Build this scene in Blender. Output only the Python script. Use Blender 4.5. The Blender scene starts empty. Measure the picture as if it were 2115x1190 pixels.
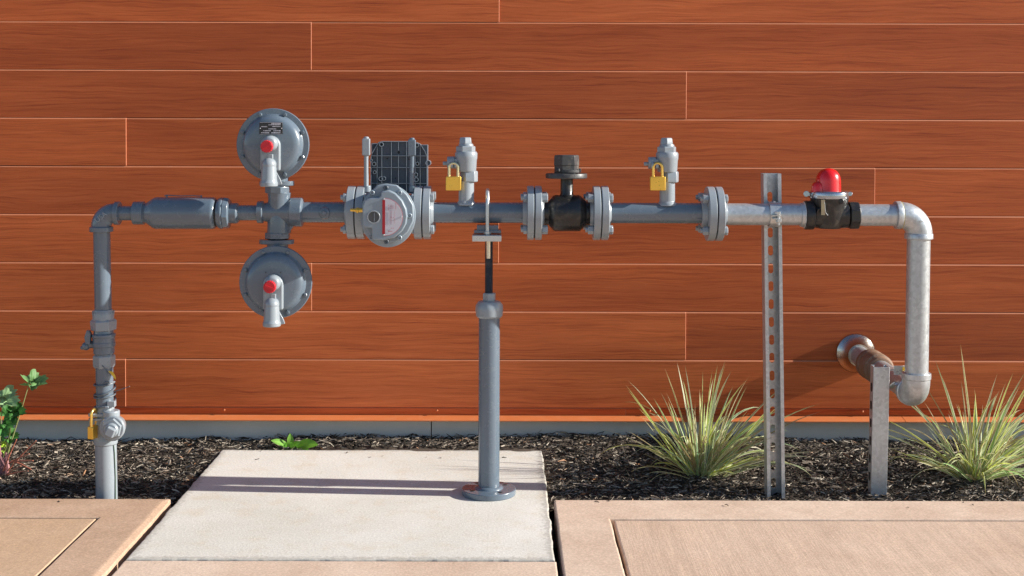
import bpy, math, random
import numpy as np
from mathutils import Vector, Matrix, noise
rad = math.radians
rng = random.Random(7)
SC = bpy.context.scene
COL = SC.collection

# ------------------------------------------------------------------ camera, sky, sun
H, D0, F = 1.02, 3.70, 2741.0            # camera height, distance to the pipe plane, focal length in photo pixels
cam_d = bpy.data.cameras.new('camera'); cam = bpy.data.objects.new('camera', cam_d); COL.objects.link(cam)
cam.location = (0, -D0, H)
cam.rotation_mode = 'QUATERNION'
ROLL = rad(0.14)
cam.rotation_quaternion = (Matrix.Rotation(rad(90), 3, 'X') @ Matrix.Rotation(ROLL, 3, 'Z')).to_quaternion()
cam_d.sensor_width = 36; cam_d.lens = 36*F/2115
cam_d.shift_x = 12.5/2115; cam_d.shift_y = -330.0/2115
cam_d.clip_start = 0.1; cam_d.clip_end = 3000
SC.camera = cam

SUN = Vector((1.0, -0.066, 0.43)).normalized()
EL = math.asin(SUN.z)
w = bpy.data.worlds.new('World'); SC.world = w; w.use_nodes = True
nt = w.node_tree
sky = nt.nodes.new('ShaderNodeTexSky'); sky.sky_type = 'NISHITA'; sky.sun_disc = False
sky.sun_elevation = EL; sky.sun_rotation = math.atan2(SUN.x, SUN.y); sky.air_density = 1.0; sky.dust_density = 0.4; sky.ozone_density = 2.5
nt.links.new(sky.outputs[0], nt.nodes['Background'].inputs[0])
nt.nodes['Background'].inputs[1].default_value = 0.085
sd = bpy.data.lights.new('sun', 'SUN'); sd.energy = 5.0; sd.angle = rad(0.5); sd.color = (1.0, 0.95, 0.86)
so = bpy.data.objects.new('sun', sd); COL.objects.link(so)
so.rotation_mode = 'QUATERNION'; so.rotation_quaternion = SUN.to_track_quat('Z', 'Y'); so.location = (5, -1, 4)
SC.view_settings.view_transform = 'Standard'; SC.view_settings.look = 'None'
SC.view_settings.gamma = 1; SC.view_settings.exposure = 0.85; SC.view_settings.use_curve_mapping = False
SC.cycles.max_bounces = 6

def sc(y=0.0): return (D0+y)/F
def at(px, py, y=0.0):
    s = sc(y); return Vector(((px-1045)*s, y, H-(py-265)*s))

# ------------------------------------------------------------------ mesh builder
def basis(ax):
    ax = Vector(ax).normalized()
    up = Vector((0, 0, 1)) if abs(ax.z) < .9 else Vector((0, 1, 0))
    u = up.cross(ax).normalized(); v = ax.cross(u).normalized()
    return u, v, ax

class MB:
    def __init__(s): s.v = []; s.f = []
    def add(s, vs, fs):
        o = len(s.v); s.v += [Vector(p) for p in vs]; s.f += [tuple(i+o for i in f) for f in fs]; return s
    def lathe(s, prof, org, ax, seg=40, ph=0.0, sx=1.0, sz=1.0):
        """prof: (t along axis, radius)"""
        u, v, a = basis(ax); org = Vector(org); vs = []; fs = []
        for t, r in prof:
            r = max(r, 1e-5)
            for k in range(seg):
                q = ph+2*math.pi*k/seg
                vs.append(org+a*t+u*(math.cos(q)*r*sx)+v*(math.sin(q)*r*sz))
        n = len(prof)
        for i in range(n-1):
            for k in range(seg):
                k2 = (k+1) % seg
                fs.append((i*seg+k, i*seg+k2, (i+1)*seg+k2, (i+1)*seg+k))
        fs.append(tuple(reversed(range(seg)))); fs.append(tuple((n-1)*seg+k for k in range(seg)))
        return s.add(vs, fs)
    def cyl(s, p0, p1, r, r2=None, seg=40):
        p0, p1 = Vector(p0), Vector(p1); d = p1-p0
        return s.lathe([(0, r), (d.length, r if r2 is None else r2)], p0, d, seg)
    def hexa(s, p0, p1, r, ph=0.0, n=6, ch=0.12):
        p0, p1 = Vector(p0), Vector(p1); d = p1-p0; L = d.length; c = min(ch*r, L*.3)
        return s.lathe([(0, r-c), (c, r), (L-c, r), (L, r-c)], p0, d, n, ph)
    def tube(s, pts, r, seg=20, closed=False):
        pts = [Vector(p) for p in pts]; n = len(pts)
        rs = r if isinstance(r, (list, tuple)) else [r]*n
        vs = []; fs = []; pu = None
        for i, p in enumerate(pts):
            a = pts[(i-1) % n] if (closed or i > 0) else p
            b = pts[(i+1) % n] if (closed or i < n-1) else p
            t = (b-a).normalized()
            if pu is None: pu = basis(t)[0]
            u = (pu-t*pu.dot(t)).normalized(); pu = u; v = t.cross(u)
            for k in range(seg):
                q = 2*math.pi*k/seg; vs.append(p+(u*math.cos(q)+v*math.sin(q))*rs[i])
        for i in range(n if closed else n-1):
            j = (i+1) % n
            for k in range(seg):
                k2 = (k+1) % seg; fs.append((i*seg+k, i*seg+k2, j*seg+k2, j*seg+k))
        if not closed:
            fs.append(tuple(reversed(range(seg)))); fs.append(tuple((n-1)*seg+k for k in range(seg)))
        return s.add(vs, fs)
    def box(s, c, sz, rot=None):
        c = Vector(c); x, y, z = [q/2 for q in sz]
        vs = [Vector((i*x, j*y, k*z)) for k in (-1, 1) for j in (-1, 1) for i in (-1, 1)]
        if rot is not None: vs = [rot @ q for q in vs]
        return s.add([c+q for q in vs], [(0,2,3,1),(4,5,7,6),(0,1,5,4),(2,6,7,3),(0,4,6,2),(1,3,7,5)])
    def prism(s, poly, d):
        """poly: list of 3D points (one plane), extruded by vector d"""
        d = Vector(d); n = len(poly); a = [Vector(p) for p in poly]; b = [p+d for p in a]
        nor = Vector((0, 0, 0))
        for i in range(n): nor += a[i].cross(a[(i+1) % n])
        if nor.dot(d) > 0: a.reverse(); b.reverse()
        return s.add(a+b, [tuple(range(n)), tuple(reversed(range(n, 2*n)))] +
                     [(i, i+n, (i+1) % n+n, (i+1) % n) for i in range(n)])
    def sphere(s, c, r, sq=(1,1,1), seg=24, rings=14):
        c = Vector(c); vs = []; fs = []
        for i in range(rings+1):
            th = math.pi*i/rings
            for k in range(seg):
                q = 2*math.pi*k/seg
                vs.append(c+Vector((r*sq[0]*max(math.sin(th),1e-4)*math.cos(q), r*sq[1]*max(math.sin(th),1e-4)*math.sin(q), r*sq[2]*math.cos(th))))
        for i in range(rings):
            for k in range(seg):
                k2 = (k+1) % seg; fs.append((i*seg+k, (i+1)*seg+k, (i+1)*seg+k2, i*seg+k2))
        return s.add(vs, fs)

ORG = {}
def finish(o, parent=None, **tags):
    if parent is not None: o.parent = parent
    for k, val in tags.items(): o[k] = val
    return o
def thing(name, origin, label, cat, group=None):
    o = bpy.data.objects.new(name, None); COL.objects.link(o); o.empty_display_size = .05
    o.location = origin; ORG[o.name] = Vector(origin); o['label'] = label; o['category'] = cat
    if group: o['group'] = group
    return o
def obj(name, mb, mat, parent=None, bevel=0.0, ang=32, label=None, smooth=True, origin=None, wn=False, kind=None, cat=None, seg=2):
    me = bpy.data.meshes.new(name)
    if origin is None:
        xs = np.array([tuple(p) for p in mb.v]); origin = Vector((xs.min(0)+xs.max(0))/2)
        if parent is None: origin.z = float(xs[:, 2].min())
    origin = Vector(origin)
    me.from_pydata([tuple(p-origin) for p in mb.v], [], mb.f); me.update()
    if smooth:
        me.polygons.foreach_set('use_smooth', [True]*len(me.polygons)); me.set_sharp_from_angle(angle=rad(ang))
    me.materials.append(mat)
    o = bpy.data.objects.new(name, me); COL.objects.link(o)
    ORG[o.name] = origin
    if parent is not None:
        o.parent = parent; o.location = origin-ORG[parent.name]
    else: o.location = origin
    if bevel:
        b = o.modifiers.new('bevel', 'BEVEL'); b.width = bevel; b.segments = seg; b.limit_method = 'ANGLE'; b.angle_limit = rad(35)
        b.use_clamp_overlap = True
    if label: o['label'] = label
    if kind: o['kind'] = kind
    if cat: o['category'] = cat
    return o
def copy_tree(o, delta, parent=None, keep=()):
    c = o.copy(); COL.objects.link(c); ORG[c.name] = ORG[o.name]+Vector(delta)
    if parent is not None: c.parent = parent
    for ch in list(o.children):
        if ch.name.split('.')[0] in keep: continue
        copy_tree(ch, delta, c)
    if parent is None or o.parent is parent: c.location = o.location+Vector(delta)
    return c

# ------------------------------------------------------------------ materials
def mat(name): 
    m = bpy.data.materials.new(name); m.use_nodes = True; return m
class N:
    def __init__(s, m): s.t = m.node_tree; s.b = s.t.nodes['Principled BSDF']
    def n(s, ty, **kw):
        x = s.t.nodes.new(ty)
        for k, v in kw.items():
            if k.startswith('i_'): x.inputs[k[2:].replace('_', ' ')].default_value = v
            else: setattr(x, k, v)
        return x
    def l(s, a, b): s.t.links.new(a, b)
    def noise(s, scale, detail=4, rough=.6, vec=None, dist=0.0):
        x = s.n('ShaderNodeTexNoise'); x.inputs['Scale'].default_value = scale; x.inputs['Detail'].default_value = detail
        x.inputs['Roughness'].default_value = rough; x.inputs['Distortion'].default_value = dist
        if vec is not None: s.l(vec, x.inputs['Vector'])
        return x
    def ramp(s, fac, stops):
        x = s.n('ShaderNodeValToRGB'); e = x.color_ramp.elements
        while len(e) < len(stops): e.new(.5)
        for k, (p, c) in enumerate(stops):
            e[k].position = p; e[k].color = tuple(c)+(1,) if len(c) == 3 else c
        s.l(fac, x.inputs[0]); return x
    def mix(s, fac, a, b, bt='MIX'):
        x = s.n('ShaderNodeMix'); x.data_type = 'RGBA'; x.blend_type = bt
        for sock, val in ((x.inputs[0], fac), (x.inputs[6], a), (x.inputs[7], b)):
            if isinstance(val, bpy.types.NodeSocket): s.l(val, sock)
            elif isinstance(val, tuple): sock.default_value = tuple(val)+(1,) if len(val) == 3 else val
            else: sock.default_value = val
        return x.outputs[2]
    def bump(s, h, strength=.3, dist=.002, normal=None):
        x = s.n('ShaderNodeBump'); x.inputs['Strength'].default_value = strength; x.inputs['Distance'].default_value = dist
        s.l(h, x.inputs['Height'])
        if normal is not None: s.l(normal, x.inputs['Normal'])
        return x.outputs[0]
    def obj(s): return s.n('ShaderNodeTexCoord').outputs['Object']
    def pos(s): return s.n('ShaderNodeNewGeometry').outputs['Position']
    def mapping(s, vec, scale=(1,1,1), loc=(0,0,0)):
        x = s.n('ShaderNodeMapping'); x.inputs['Scale'].default_value = scale; x.inputs['Location'].default_value = loc
        s.l(vec, x.inputs['Vector']); return x.outputs[0]
    def math(s, op, a, b=0.0):
        x = s.n('ShaderNodeMath', operation=op)
        for sock, val in ((x.inputs[0], a), (x.inputs[1], b)):
            if isinstance(val, bpy.types.NodeSocket): s.l(val, sock)
            else: sock.default_value = val
        return x.outputs[0]

def paint(name, col, rough=.32, dirt=.25, bumpy=.12, dirtcol=(.30, .27, .23), coat=0.0, chips=0.0):
    m = mat(name); g = N(m); p = g.pos()
    a = g.noise(9, 5, .65, p); b = g.noise(160, 3, .6, p); c = g.noise(38, 4, .7, p)
    base = g.mix(a.outputs[0], tuple(x*.90 for x in col), tuple(min(1, x*1.10) for x in col))
    d = g.ramp(c.outputs[0], [(.52, (0,0,0)), (.75, (1,1,1))])
    base = g.mix(g.math('MULTIPLY', d.outputs[0], dirt), base, dirtcol)
    if chips:
        e = g.noise(210, 2, .5, p); e2 = g.ramp(e.outputs[0], [(.70, (0,0,0)), (.73, (1,1,1))])
        base = g.mix(g.math('MULTIPLY', e2.outputs[0], chips), base, tuple(x*.35 for x in col))
    g.l(base, g.b.inputs['Base Color'])
    r = g.ramp(c.outputs[0], [(.3, (rough*.8,)*3), (.8, (min(1, rough*1.6),)*3)])
    g.l(r.outputs[0], g.b.inputs['Roughness'])
    g.l(g.bump(b.outputs[0], bumpy, .0015), g.b.inputs['Normal'])
    g.b.inputs['Coat Weight'].default_value = coat
    return m
M_GREY = paint('grey_gas_paint', (.112, .148, .188), .22, .10, .05, coat=.5, chips=.3)
M_GREYL = paint('light_grey_paint', (.26, .295, .325), .28, .12, .06, coat=.3, chips=.2)
M_METER = paint('meter_grey_enamel', (.22, .27, .315), .32, .12, .05, coat=.2)
M_PANEL = paint('panel_grey_polymer', (.058, .082, .112), .4, .2, .08, coat=.1)
M_RIB = paint('lit_panel_polymer', (.28, .32, .36), .45, .2, .08)  # same plastic as the panel; light on raised edges put into the colour
M_BLACK = paint('black_valve_enamel', (.016, .016, .017), .30, .55, .35, (.11, .085, .06))
M_BLACKW = paint('weathered_black_iron', (.045, .045, .047), .42, .6, .3, (.20, .18, .15))
M_RED = paint('red_dome_plastic', (.62, .008, .010), .22, .06, .05, (.35, .02, .02), coat=.4)
M_REDCAP = paint('red_cap_plastic', (.50, .012, .022), .38, .1, .1, (.6, .10, .10))
M_DARKRED = paint('dark_red_print', (.33, .004, .012), .4, .05, .02)
M_LABEL = paint('label_white', (.52, .50, .55), .4, .12, .02)
M_INK = paint('label_red_ink', (.45, .12, .15), .5, .1, .02)
M_DARK = paint('dark_hole', (.01, .01, .012), .5, .1, .05)
M_INKBLK = paint('nameplate_black', (.02, .02, .022), .35, .1, .02)
M_COUPL = paint('brown_pipe_wrap', (.20, .115, .07), .6, .5, .3, (.42, .34, .27))
M_GOLDTAG = paint('tag_tan_metal', (.42, .34, .20), .5, .3, .1)
def metal(name, col, rough, met=1.0, spangle=0.0, bumpy=.1, dirt=0.3, dirtcol=(.35, .30, .24)):
    m = mat(name); g = N(m); p = g.pos()
    c = g.noise(30, 5, .7, p); b = g.noise(190, 3, .6, p)
    base = g.mix(c.outputs[0], tuple(x*.82 for x in col), tuple(min(1, x*1.12) for x in col))
    if spangle:
        v = g.n('ShaderNodeTexVoronoi'); v.inputs['Scale'].default_value = 130; g.l(p, v.inputs['Vector'])
        bw = g.n('ShaderNodeRGBToBW'); g.l(v.outputs['Color'], bw.inputs[0])
        sp = g.ramp(bw.outputs[0], [(.1, (.72,)*3), (.9, (1.15,)*3)])
        base = g.mix(spangle, base, g.mix(1.0, base, sp.outputs[0], 'MULTIPLY'))
        st = g.noise(7, 6, .7, g.mapping(p, (1, 1, .35)))
        sr = g.ramp(st.outputs[0], [(.45, (0,0,0)), (.68, (1,1,1))])
        base = g.mix(g.math('MULTIPLY', sr.outputs[0], .35), base, tuple(x*.62 for x in col))
    d = g.ramp(c.outputs[0], [(.55, (0,0,0)), (.8, (1,1,1))])
    base = g.mix(g.math('MULTIPLY', d.outputs[0], dirt), base, dirtcol)
    g.l(base, g.b.inputs['Base Color']); g.b.inputs['Metallic'].default_value = met
    r = g.ramp(b.outputs[0], [(.3, (rough*.75,)*3), (.75, (min(1, rough*1.4),)*3)]); g.l(r.outputs[0], g.b.inputs['Roughness'])
    g.l(g.bump(b.outputs[0], bumpy, .001), g.b.inputs['Normal'])
    return m
M_GALV = metal('galvanised_steel', (.53, .56, .58), .38, .6, .55, .10, .25, (.40, .37, .33))
M_ZINC = metal('zinc_bolt_metal', (.58, .60, .60), .33, .75)
M_ZINCY = metal('bright_zinc_rod', (.70, .67, .55), .3, .8)
M_ROD = metal('dark_threaded_steel', (.06, .07, .09), .38, .5)
M_BRASS = metal('padlock_brass', (.86, .52, .085), .34, .7, 0, .06, .2, (.55, .33, .10))
M_SHACK = metal('shackle_steel', (.75, .66, .40), .25, .85)
M_CHROME = metal('polished_escutcheon', (.50, .475, .43), .2, 1.0, 0, .6, .6, (.25, .20, .15))
M_WIRE = paint('tie_wire_coating', (.10, .12, .14), .4, .3, .2)
M_GREENW = paint('tracer_wire_green', (.10, .16, .12), .5, .2, .1)
M_YEL = paint('yellow_tag_plastic', (.75, .48, .03), .4, .3, .1)
mg = mat('window_glass'); g = N(mg); g.b.inputs['Base Color'].default_value = (.05, .06, .07, 1); g.b.inputs['Roughness'].default_value = .04

# ------------------------------------------------------------------ wall with siding boards
WY = 0.64
sw = sc(WY)
def wx(px): return (px-1045)*sw
def wz(py): return H-(py-265)*sw
m_side = mat('wood_grain_siding'); g = N(m_side)
geo = g.n('ShaderNodeNewGeometry'); rnd = geo.outputs['Random Per Island']; p = geo.outputs['Position']
off = g.n('ShaderNodeCombineXYZ'); g.l(g.math('MULTIPLY', rnd, 37.0), off.inputs[0]); g.l(g.math('MULTIPLY', rnd, 91.0), off.inputs[2])
va = g.n('ShaderNodeVectorMath', operation='ADD'); g.l(p, va.inputs[0]); g.l(off.outputs[0], va.inputs[1]); pv = va.outputs[0]
warp = g.noise(1.6, 3, .5, g.mapping(pv, (2.2, 1, 9)))
wv = g.n('ShaderNodeVectorMath', operation='MULTIPLY_ADD'); g.l(warp.outputs['Color'], wv.inputs[0]); wv.inputs[1].default_value = (0, 0, .034); g.l(pv, wv.inputs[2])
g1 = g.noise(1, 9, .68, g.mapping(wv.outputs[0], (3.6, 1, 170)))
g2 = g.noise(1, 6, .6, g.mapping(wv.outputs[0], (14, 1, 330)))
g3 = g.noise(1, 3, .5, g.mapping(pv, (.9, 1, 7)))
r1 = g.ramp(g1.outputs[0], [(.30, (.310, .054, .012)), (.41, (.455, .094, .020)), (.52, (.540, .122, .028)), (.72, (.610, .150, .042))])
r2 = g.ramp(g2.outputs[0], [(.3, (.86,)*3), (.72, (1.09,)*3)])
base = g.mix(.8, r1.outputs[0], g.mix(1.0, r1.outputs[0], r2.outputs[0], 'MULTIPLY'))
r3 = g.ramp(g3.outputs[0], [(.3, (.82, .76, .72)), (.7, (1.10, 1.12, 1.16))])
base = g.mix(1.0, base, r3.outputs[0], 'MULTIPLY')
tint = g.ramp(rnd, [(0, (.84, .80, .80)), (.5, (1.0, .97, .95)), (1, (1.10, 1.14, 1.20))])
base = g.mix(1.0, base, tint.outputs[0], 'MULTIPLY')
spk = g.noise(230, 1, .5, p); spr = g.ramp(spk.outputs[0], [(.80, (0,0,0)), (.83, (1,1,1))])
base = g.mix(g.math('MULTIPLY', spr.outputs[0], .35), base, (.5, .28, .16))
g.l(base, g.b.inputs['Base Color']); g.b.inputs['Roughness'].default_value = .55
g.b.inputs['Specular IOR Level'].default_value = .35
g.l(g.bump(g1.outputs[0], .10, .001), g.b.inputs['Normal'])

wall = thing('siding_wall', (wx(1045), WY, wz(862)), 'orange brown wood grain siding wall of long horizontal boards above a concrete footing', 'wall')
mb = MB()
def board(x0, x1, z0, z1, y, dep=.014, wedge=.0012):
    c = .0040; cx = .0013
    # outer face proud at the top edge with a small chamfer, right end chamfered too
    xa, xb = x0+.0003, x1-.0003
    yt, yb = y, y+.0036
    vs = [(xa, yb, z0), (xb-cx, yb, z0), (xb-cx, yt, z1-c), (xa, yt, z1-c),            # face 0-3
          (xa, yt+c*.8, z1), (xb-cx, yt+c*.8, z1),                                      # top chamfer back
          (xb, yb+cx, z0), (xb, yt+cx, z1-c), (xb, yt+c*.8+cx, z1),
          (xa, y+dep, z0), (xb, y+dep, z0), (xb, y+dep, z1), (xa, y+dep, z1)]
    fs = [(0,1,2,3), (3,2,5,4), (1,6,7,2), (2,7,8,5), (4,5,8,11,12), (0,9,10,6,1), (0,3,4,12,9), (6,10,11,8,7), (9,12,11,10)]
    xm = (x0+x1)/2; hl_ = (x1-x0)/2
    vs = [(a, b-wedge*(a-xm)/hl_, c_) for a, b, c_ in vs]
    mb.add(vs, fs)
tops = [46.5+99.55*k for k in range(-7, 9)]
joints = {0: 1031, 1: 643, 2: 1418, 3: 261, 4: 1808}
seqj = [1418, 261, 1808, 1031, 643]
Lb = 2312*sw
# courses: index k has top edge tops[k]; course with top 46.5 (k=7) is 643's
jmap = {46.5: 643, 146: 1418, 246: 261, 345: 1808, 445: 1031, 544: 645, 644: 1418, 743: 261}
for k, tp in enumerate(tops):
    ztop = wz(tp)
    zbot = ztop-99.55*sw
    i = k-7
    j = {0: 643, 1: 1418, 2: 261, 3: 1808, 4: 1031, 5: 645, 6: 1418, 7: 261, -1: 1031, -2: 1808, -3: 261}.get(i, (i*777) % 2300)
    if i == 8: j = 1295; zbot = wz(862)
    xs = [wx(j)+q*Lb for q in range(-3, 4)]
    for a, b in zip(xs[:-1], xs[1:]):
        if b < -6 or a > 6: continue
        yo = WY+(.0 if i < 8 else .010)+rng.uniform(-.0006, .0006)
        board(a, b, zbot+.0016, ztop, yo)
bo = obj('siding_boards', mb, m_side, wall, smooth=False)
m_edge = paint('pale_board_chamfer', (.46, .155, .070), .6, .25, .1, (.5, .28, .18)); bo.data.materials.append(m_edge)  # paler, less saturated colour for the top and right-end chamfers
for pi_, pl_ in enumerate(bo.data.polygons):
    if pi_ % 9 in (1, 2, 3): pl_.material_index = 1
m_trim = paint('orange_flashing_paint', (.56, .165, .052), .45, .25, .06, (.5, .25, .14))
for px in range(20, 2200, 440):
    mb = MB(); mb.sphere((wx(px+4), WY+.004, wz(849)), .0035, (1, .6, 1), 10, 6); obj('siding_screw', mb, m_trim, wall)
# drip flashing: sloped top ledge and a small front lip
mb = MB()
zt = wz(861.5); zf = wz(863.5)
prof = [(WY+.012, zt+.004), (WY+.004, zt+.002), (WY-.034, zf), (WY-.0355, zf-.0012), (WY-.0355, zf-.004), (WY-.034, zf-.004), (WY-.0335, zf-.002), (WY+.012, zt-.001)]
xa = -6.5
for seg_i in range(5):
    x0 = xa+seg_i*2.6; mb.prism([(x0, a, b) for a, b in prof], (2.598, 0, 0))
obj('drip_flashing', mb, m_trim, wall, smooth=False)
# footing
m_foot = mat('footing_concrete'); g = N(m_foot); p = g.pos()
a = g.noise(7, 6, .65, p); b = g.noise(60, 3, .6, p)
base = g.mix(a.outputs[0], (.54, .52, .48), (.72, .69, .64))
sr = g.ramp(b.outputs[0], [(.70, (0,0,0)), (.76, (1,1,1))]); base = g.mix(g.math('MULTIPLY', sr.outputs[0], .7), base, (.08, .07, .06))
g.l(base, g.b.inputs['Base Color']); g.b.inputs['Roughness'].default_value = .8; g.l(g.bump(b.outputs[0], .3, .002), g.b.inputs['Normal'])
mb = MB()
xs = [wx(892)+k*3.05 for k in range(-3, 4)]
for a0, b0 in zip(xs[:-1], xs[1:]): mb.box(((a0+b0)/2, WY+.09, -.10), (b0-a0-.003, .16, .317))
mb.box((0, WY+.13, -.1), (14, .10, .285))
obj('footing', mb, m_foot, wall, bevel=.001)
# backing behind the boards
mb = MB(); mb.box((0, WY+.12, (wz(862)+tops[0]*0+wz(tops[0])+.02)/2), (13, .2, wz(tops[0])-wz(862)+.02))
m_back = paint('sheathing_dark', (.03, .015, .01), .8, .1, .1)
obj('sheathing', mb, m_back, wall)

# ------------------------------------------------------------------ ground
def conc(name, ca, cb, cst, scale=1.0, broom=None, fine=.5, stain=.35):
    m = mat(name); g = N(m); p = g.pos()
    a = g.noise(2.2*scale, 7, .62, p, .4); b = g.noise(170, 4, .75, p); c = g.noise(14, 5, .65, p); d = g.noise(70, 4, .7, p)
    base = g.mix(g.ramp(a.outputs[0], [(.35, (0,0,0)), (.65, (1,1,1))]).outputs[0], ca, cb)
    s = g.ramp(c.outputs[0], [(.50, (0,0,0)), (.78, (1,1,1))]); base = g.mix(g.math('MULTIPLY', s.outputs[0], stain), base, cst)
    fr = g.ramp(b.outputs[0], [(.32, (.74,)*3), (.68, (1.18,)*3)]); base = g.mix(.9, base, g.mix(1.0, base, fr.outputs[0], 'MULTIPLY'))
    pr = g.ramp(d.outputs[0], [(.68, (0,0,0)), (.72, (1,1,1))]); base = g.mix(g.math('MULTIPLY', pr.outputs[0], .35), base, tuple(x*.45 for x in ca))
    nrm = None; h = b.outputs[0]
    if broom:
        bn = g.noise(1, 5, .7, g.mapping(p, (330, 7, 1))); bn2 = g.noise(1, 4, .6, g.mapping(p, (45, 1.3, 1)))
        q = g.ramp(bn.outputs[0], [(.3, (.82,)*3), (.7, (1.12,)*3)]); q2 = g.ramp(bn2.outputs[0], [(.3, (.90,)*3), (.7, (1.06,)*3)])
        base = g.mix(broom, base, g.mix(1.0, g.mix(1.0, base, q.outputs[0], 'MULTIPLY'), q2.outputs[0], 'MULTIPLY'))
        h = g.math('ADD', g.math('MULTIPLY', bn.outputs[0], 1.0), g.math('MULTIPLY', b.outputs[0], .5))
    g.l(base, g.b.inputs['Base Color']); g.b.inputs['Roughness'].default_value = .85
    g.b.inputs['Specular IOR Level'].default_value = .25
    g.l(g.bump(h, fine, .0016), g.b.inputs['Normal']); return m
M_SLAB = conc('pale_slab_concrete', (.59, .565, .505), (.70, .675, .625), (.56, .44, .29), 1, None, .45, .45)
g = N(M_SLAB); sx_ = g.n('ShaderNodeSeparateXYZ'); g.l(g.pos(), sx_.inputs[0])
ey = g.math('SUBTRACT', g.math('ABSOLUTE', g.math('ADD', sx_.outputs[1], .0295)), .505); ex = g.math('SUBTRACT', g.math('ABSOLUTE', g.math('ADD', sx_.outputs[0], .389)), .478)
em = g.math('MAXIMUM', ey, ex); en = g.noise(75, 4, .7, g.pos()); e2_ = g.math('ADD', g.math('MULTIPLY', em, 14.0), g.math('SUBTRACT', en.outputs[0], .55))
er = g.ramp(e2_, [(.02, (0,0,0)), (.25, (1,1,1))]); old = g.b.inputs['Base Color'].links[0].from_socket
g.l(g.mix(g.math('MULTIPLY', er.outputs[0], .55), old, (.30, .275, .24)), g.b.inputs['Base Color'])
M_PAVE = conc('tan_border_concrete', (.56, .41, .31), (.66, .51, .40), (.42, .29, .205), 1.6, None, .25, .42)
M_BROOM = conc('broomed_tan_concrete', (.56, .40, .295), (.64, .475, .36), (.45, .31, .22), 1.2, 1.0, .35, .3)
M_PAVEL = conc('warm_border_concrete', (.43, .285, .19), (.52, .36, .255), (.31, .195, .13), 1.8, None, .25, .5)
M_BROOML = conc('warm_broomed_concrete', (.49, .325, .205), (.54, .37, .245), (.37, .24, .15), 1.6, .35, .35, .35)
m_soil = paint('dark_soil', (.02, .016, .013), .9, .3, .5)

# ground sheet reaching the horizon (parking lot colour tan)
m_lot = conc('far_ground', (.22, .19, .16), (.27, .23, .20), (.16, .14, .12), .2, None, .3, .3)
mb = MB(); mb.add([(-900, -900, -.12), (900, -900, -.12), (900, 900, -.12), (-900, 900, -.12)], [(0,1,2,3)])
obj('ground', mb, m_lot, kind='structure', smooth=False, origin=(0,0,-.12))
mb = MB(); mb.add([(-7, -.3, -.055), (7, -.3, -.055), (7, WY+.02, -.055), (-7, WY+.02, -.055)], [(0,1,2,3)])
obj('soil', mb, m_soil, kind='structure', smooth=False, origin=(0,0,-.055))

def poly_slab(mbx, P, z0, z1, amp=.0, rim=.006, step=.02, seed=0, slope=None):
    """slab with a rounded rim (P counter-clockwise) whose edge wanders a little"""
    base = []; nr = []; fl = []
    m = len(P)
    for i in range(m):
        a, b = Vector((*P[i], 0)), Vector((*P[(i+1) % m], 0)); pv_ = Vector((*P[i-1], 0))
        d = (b-a); L = d.length; d.normalize(); inn = Vector((-d.y, d.x, 0)); dp_ = (a-pv_).normalized(); inp = Vector((-dp_.y, dp_.x, 0))
        k = max(2, int(min(L/step, 200))); far = L > 3
        for q in range(k):
            t = (q/k)
            if far: t = (.75*t+.25*t**2.2) if (abs(a.x)+abs(a.y)) < (abs(b.x)+abs(b.y)) else 1-(.75*(1-t)+.25*(1-t)**2.2)
            p_ = a+(b-a)*t
            w_ = noise.noise(Vector((p_.x*9, p_.y*9, seed)))+noise.noise(Vector((p_.x*45, p_.y*45, seed)))*.55
            fl.append(1.0 if (slope is None or (abs(a.x+.915) < .001 and abs(b.x+.915) < .001)) else .2); base.append(p_+inn*w_*amp); nr.append((inn+inp) if q == 0 else inn)
    n = len(base); vs = []; fs = []
    for ins, zz in ((0, z0), (0, z1-rim), (rim*.13, z1-rim*.5), (rim*.5, z1-rim*.13), (rim, z1)) if slope is None else ((0, z0), (0, z1-slope[1]-.002), (.002, z1-slope[1]), (slope[0]*.75, z1-slope[1]*.12), (slope[0], z1)):
        vs += [Vector((p_.x+q.x*ins*f_, p_.y+q.y*ins*f_, zz if zz < z1-.05 else z1-(z1-zz)*(f_ if f_ == 1 else .5))) for p_, q, f_ in zip(base, nr, fl)]
    for i in range(4):
        for k in range(n):
            k2 = (k+1) % n; fs.append((i*n+k, i*n+k2, (i+1)*n+k2, (i+1)*n+k))
    fs.append(tuple(4*n+k for k in range(n)))
    mbx.add(vs, fs)
def rough_edge_slab(mbx, x0, x1, y0, y1, *a, **k): poly_slab(mbx, [(x0, y0), (x1, y0), (x1, y1), (x0, y1)], *a, **k)
mb = MB(); rough_edge_slab(mb, -.896, .118, -.563, .504, -.12, .0, .0045, .005, .012, 3)
obj('concrete_pad', mb, M_SLAB, kind='structure', smooth=False)
# right paving
YE = -.069
mb = MB()
poly_slab(mb, [(.134, -6), (.274, -6), (.274, -.242), (6, -.242), (6, YE), (.134, YE)], -.11, .004, .0014, .005, .02, 5)
obj('pavement_border', mb, M_PAVE, kind='structure', smooth=False)
mb = MB(); rough_edge_slab(mb, .2815, 6.0, -6.0, -.246, -.11, .001, .001, .006, .03, 7)
obj('pavement_panel', mb, M_BROOM, kind='structure', smooth=False)
# left paving
mb = MB()
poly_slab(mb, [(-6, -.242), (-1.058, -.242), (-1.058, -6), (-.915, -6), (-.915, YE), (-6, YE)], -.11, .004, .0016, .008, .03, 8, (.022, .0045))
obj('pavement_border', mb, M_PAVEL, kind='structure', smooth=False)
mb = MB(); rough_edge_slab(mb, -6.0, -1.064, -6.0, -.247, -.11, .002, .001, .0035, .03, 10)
obj('pavement_panel', mb, M_BROOML, kind='structure', smooth=False)
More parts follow.
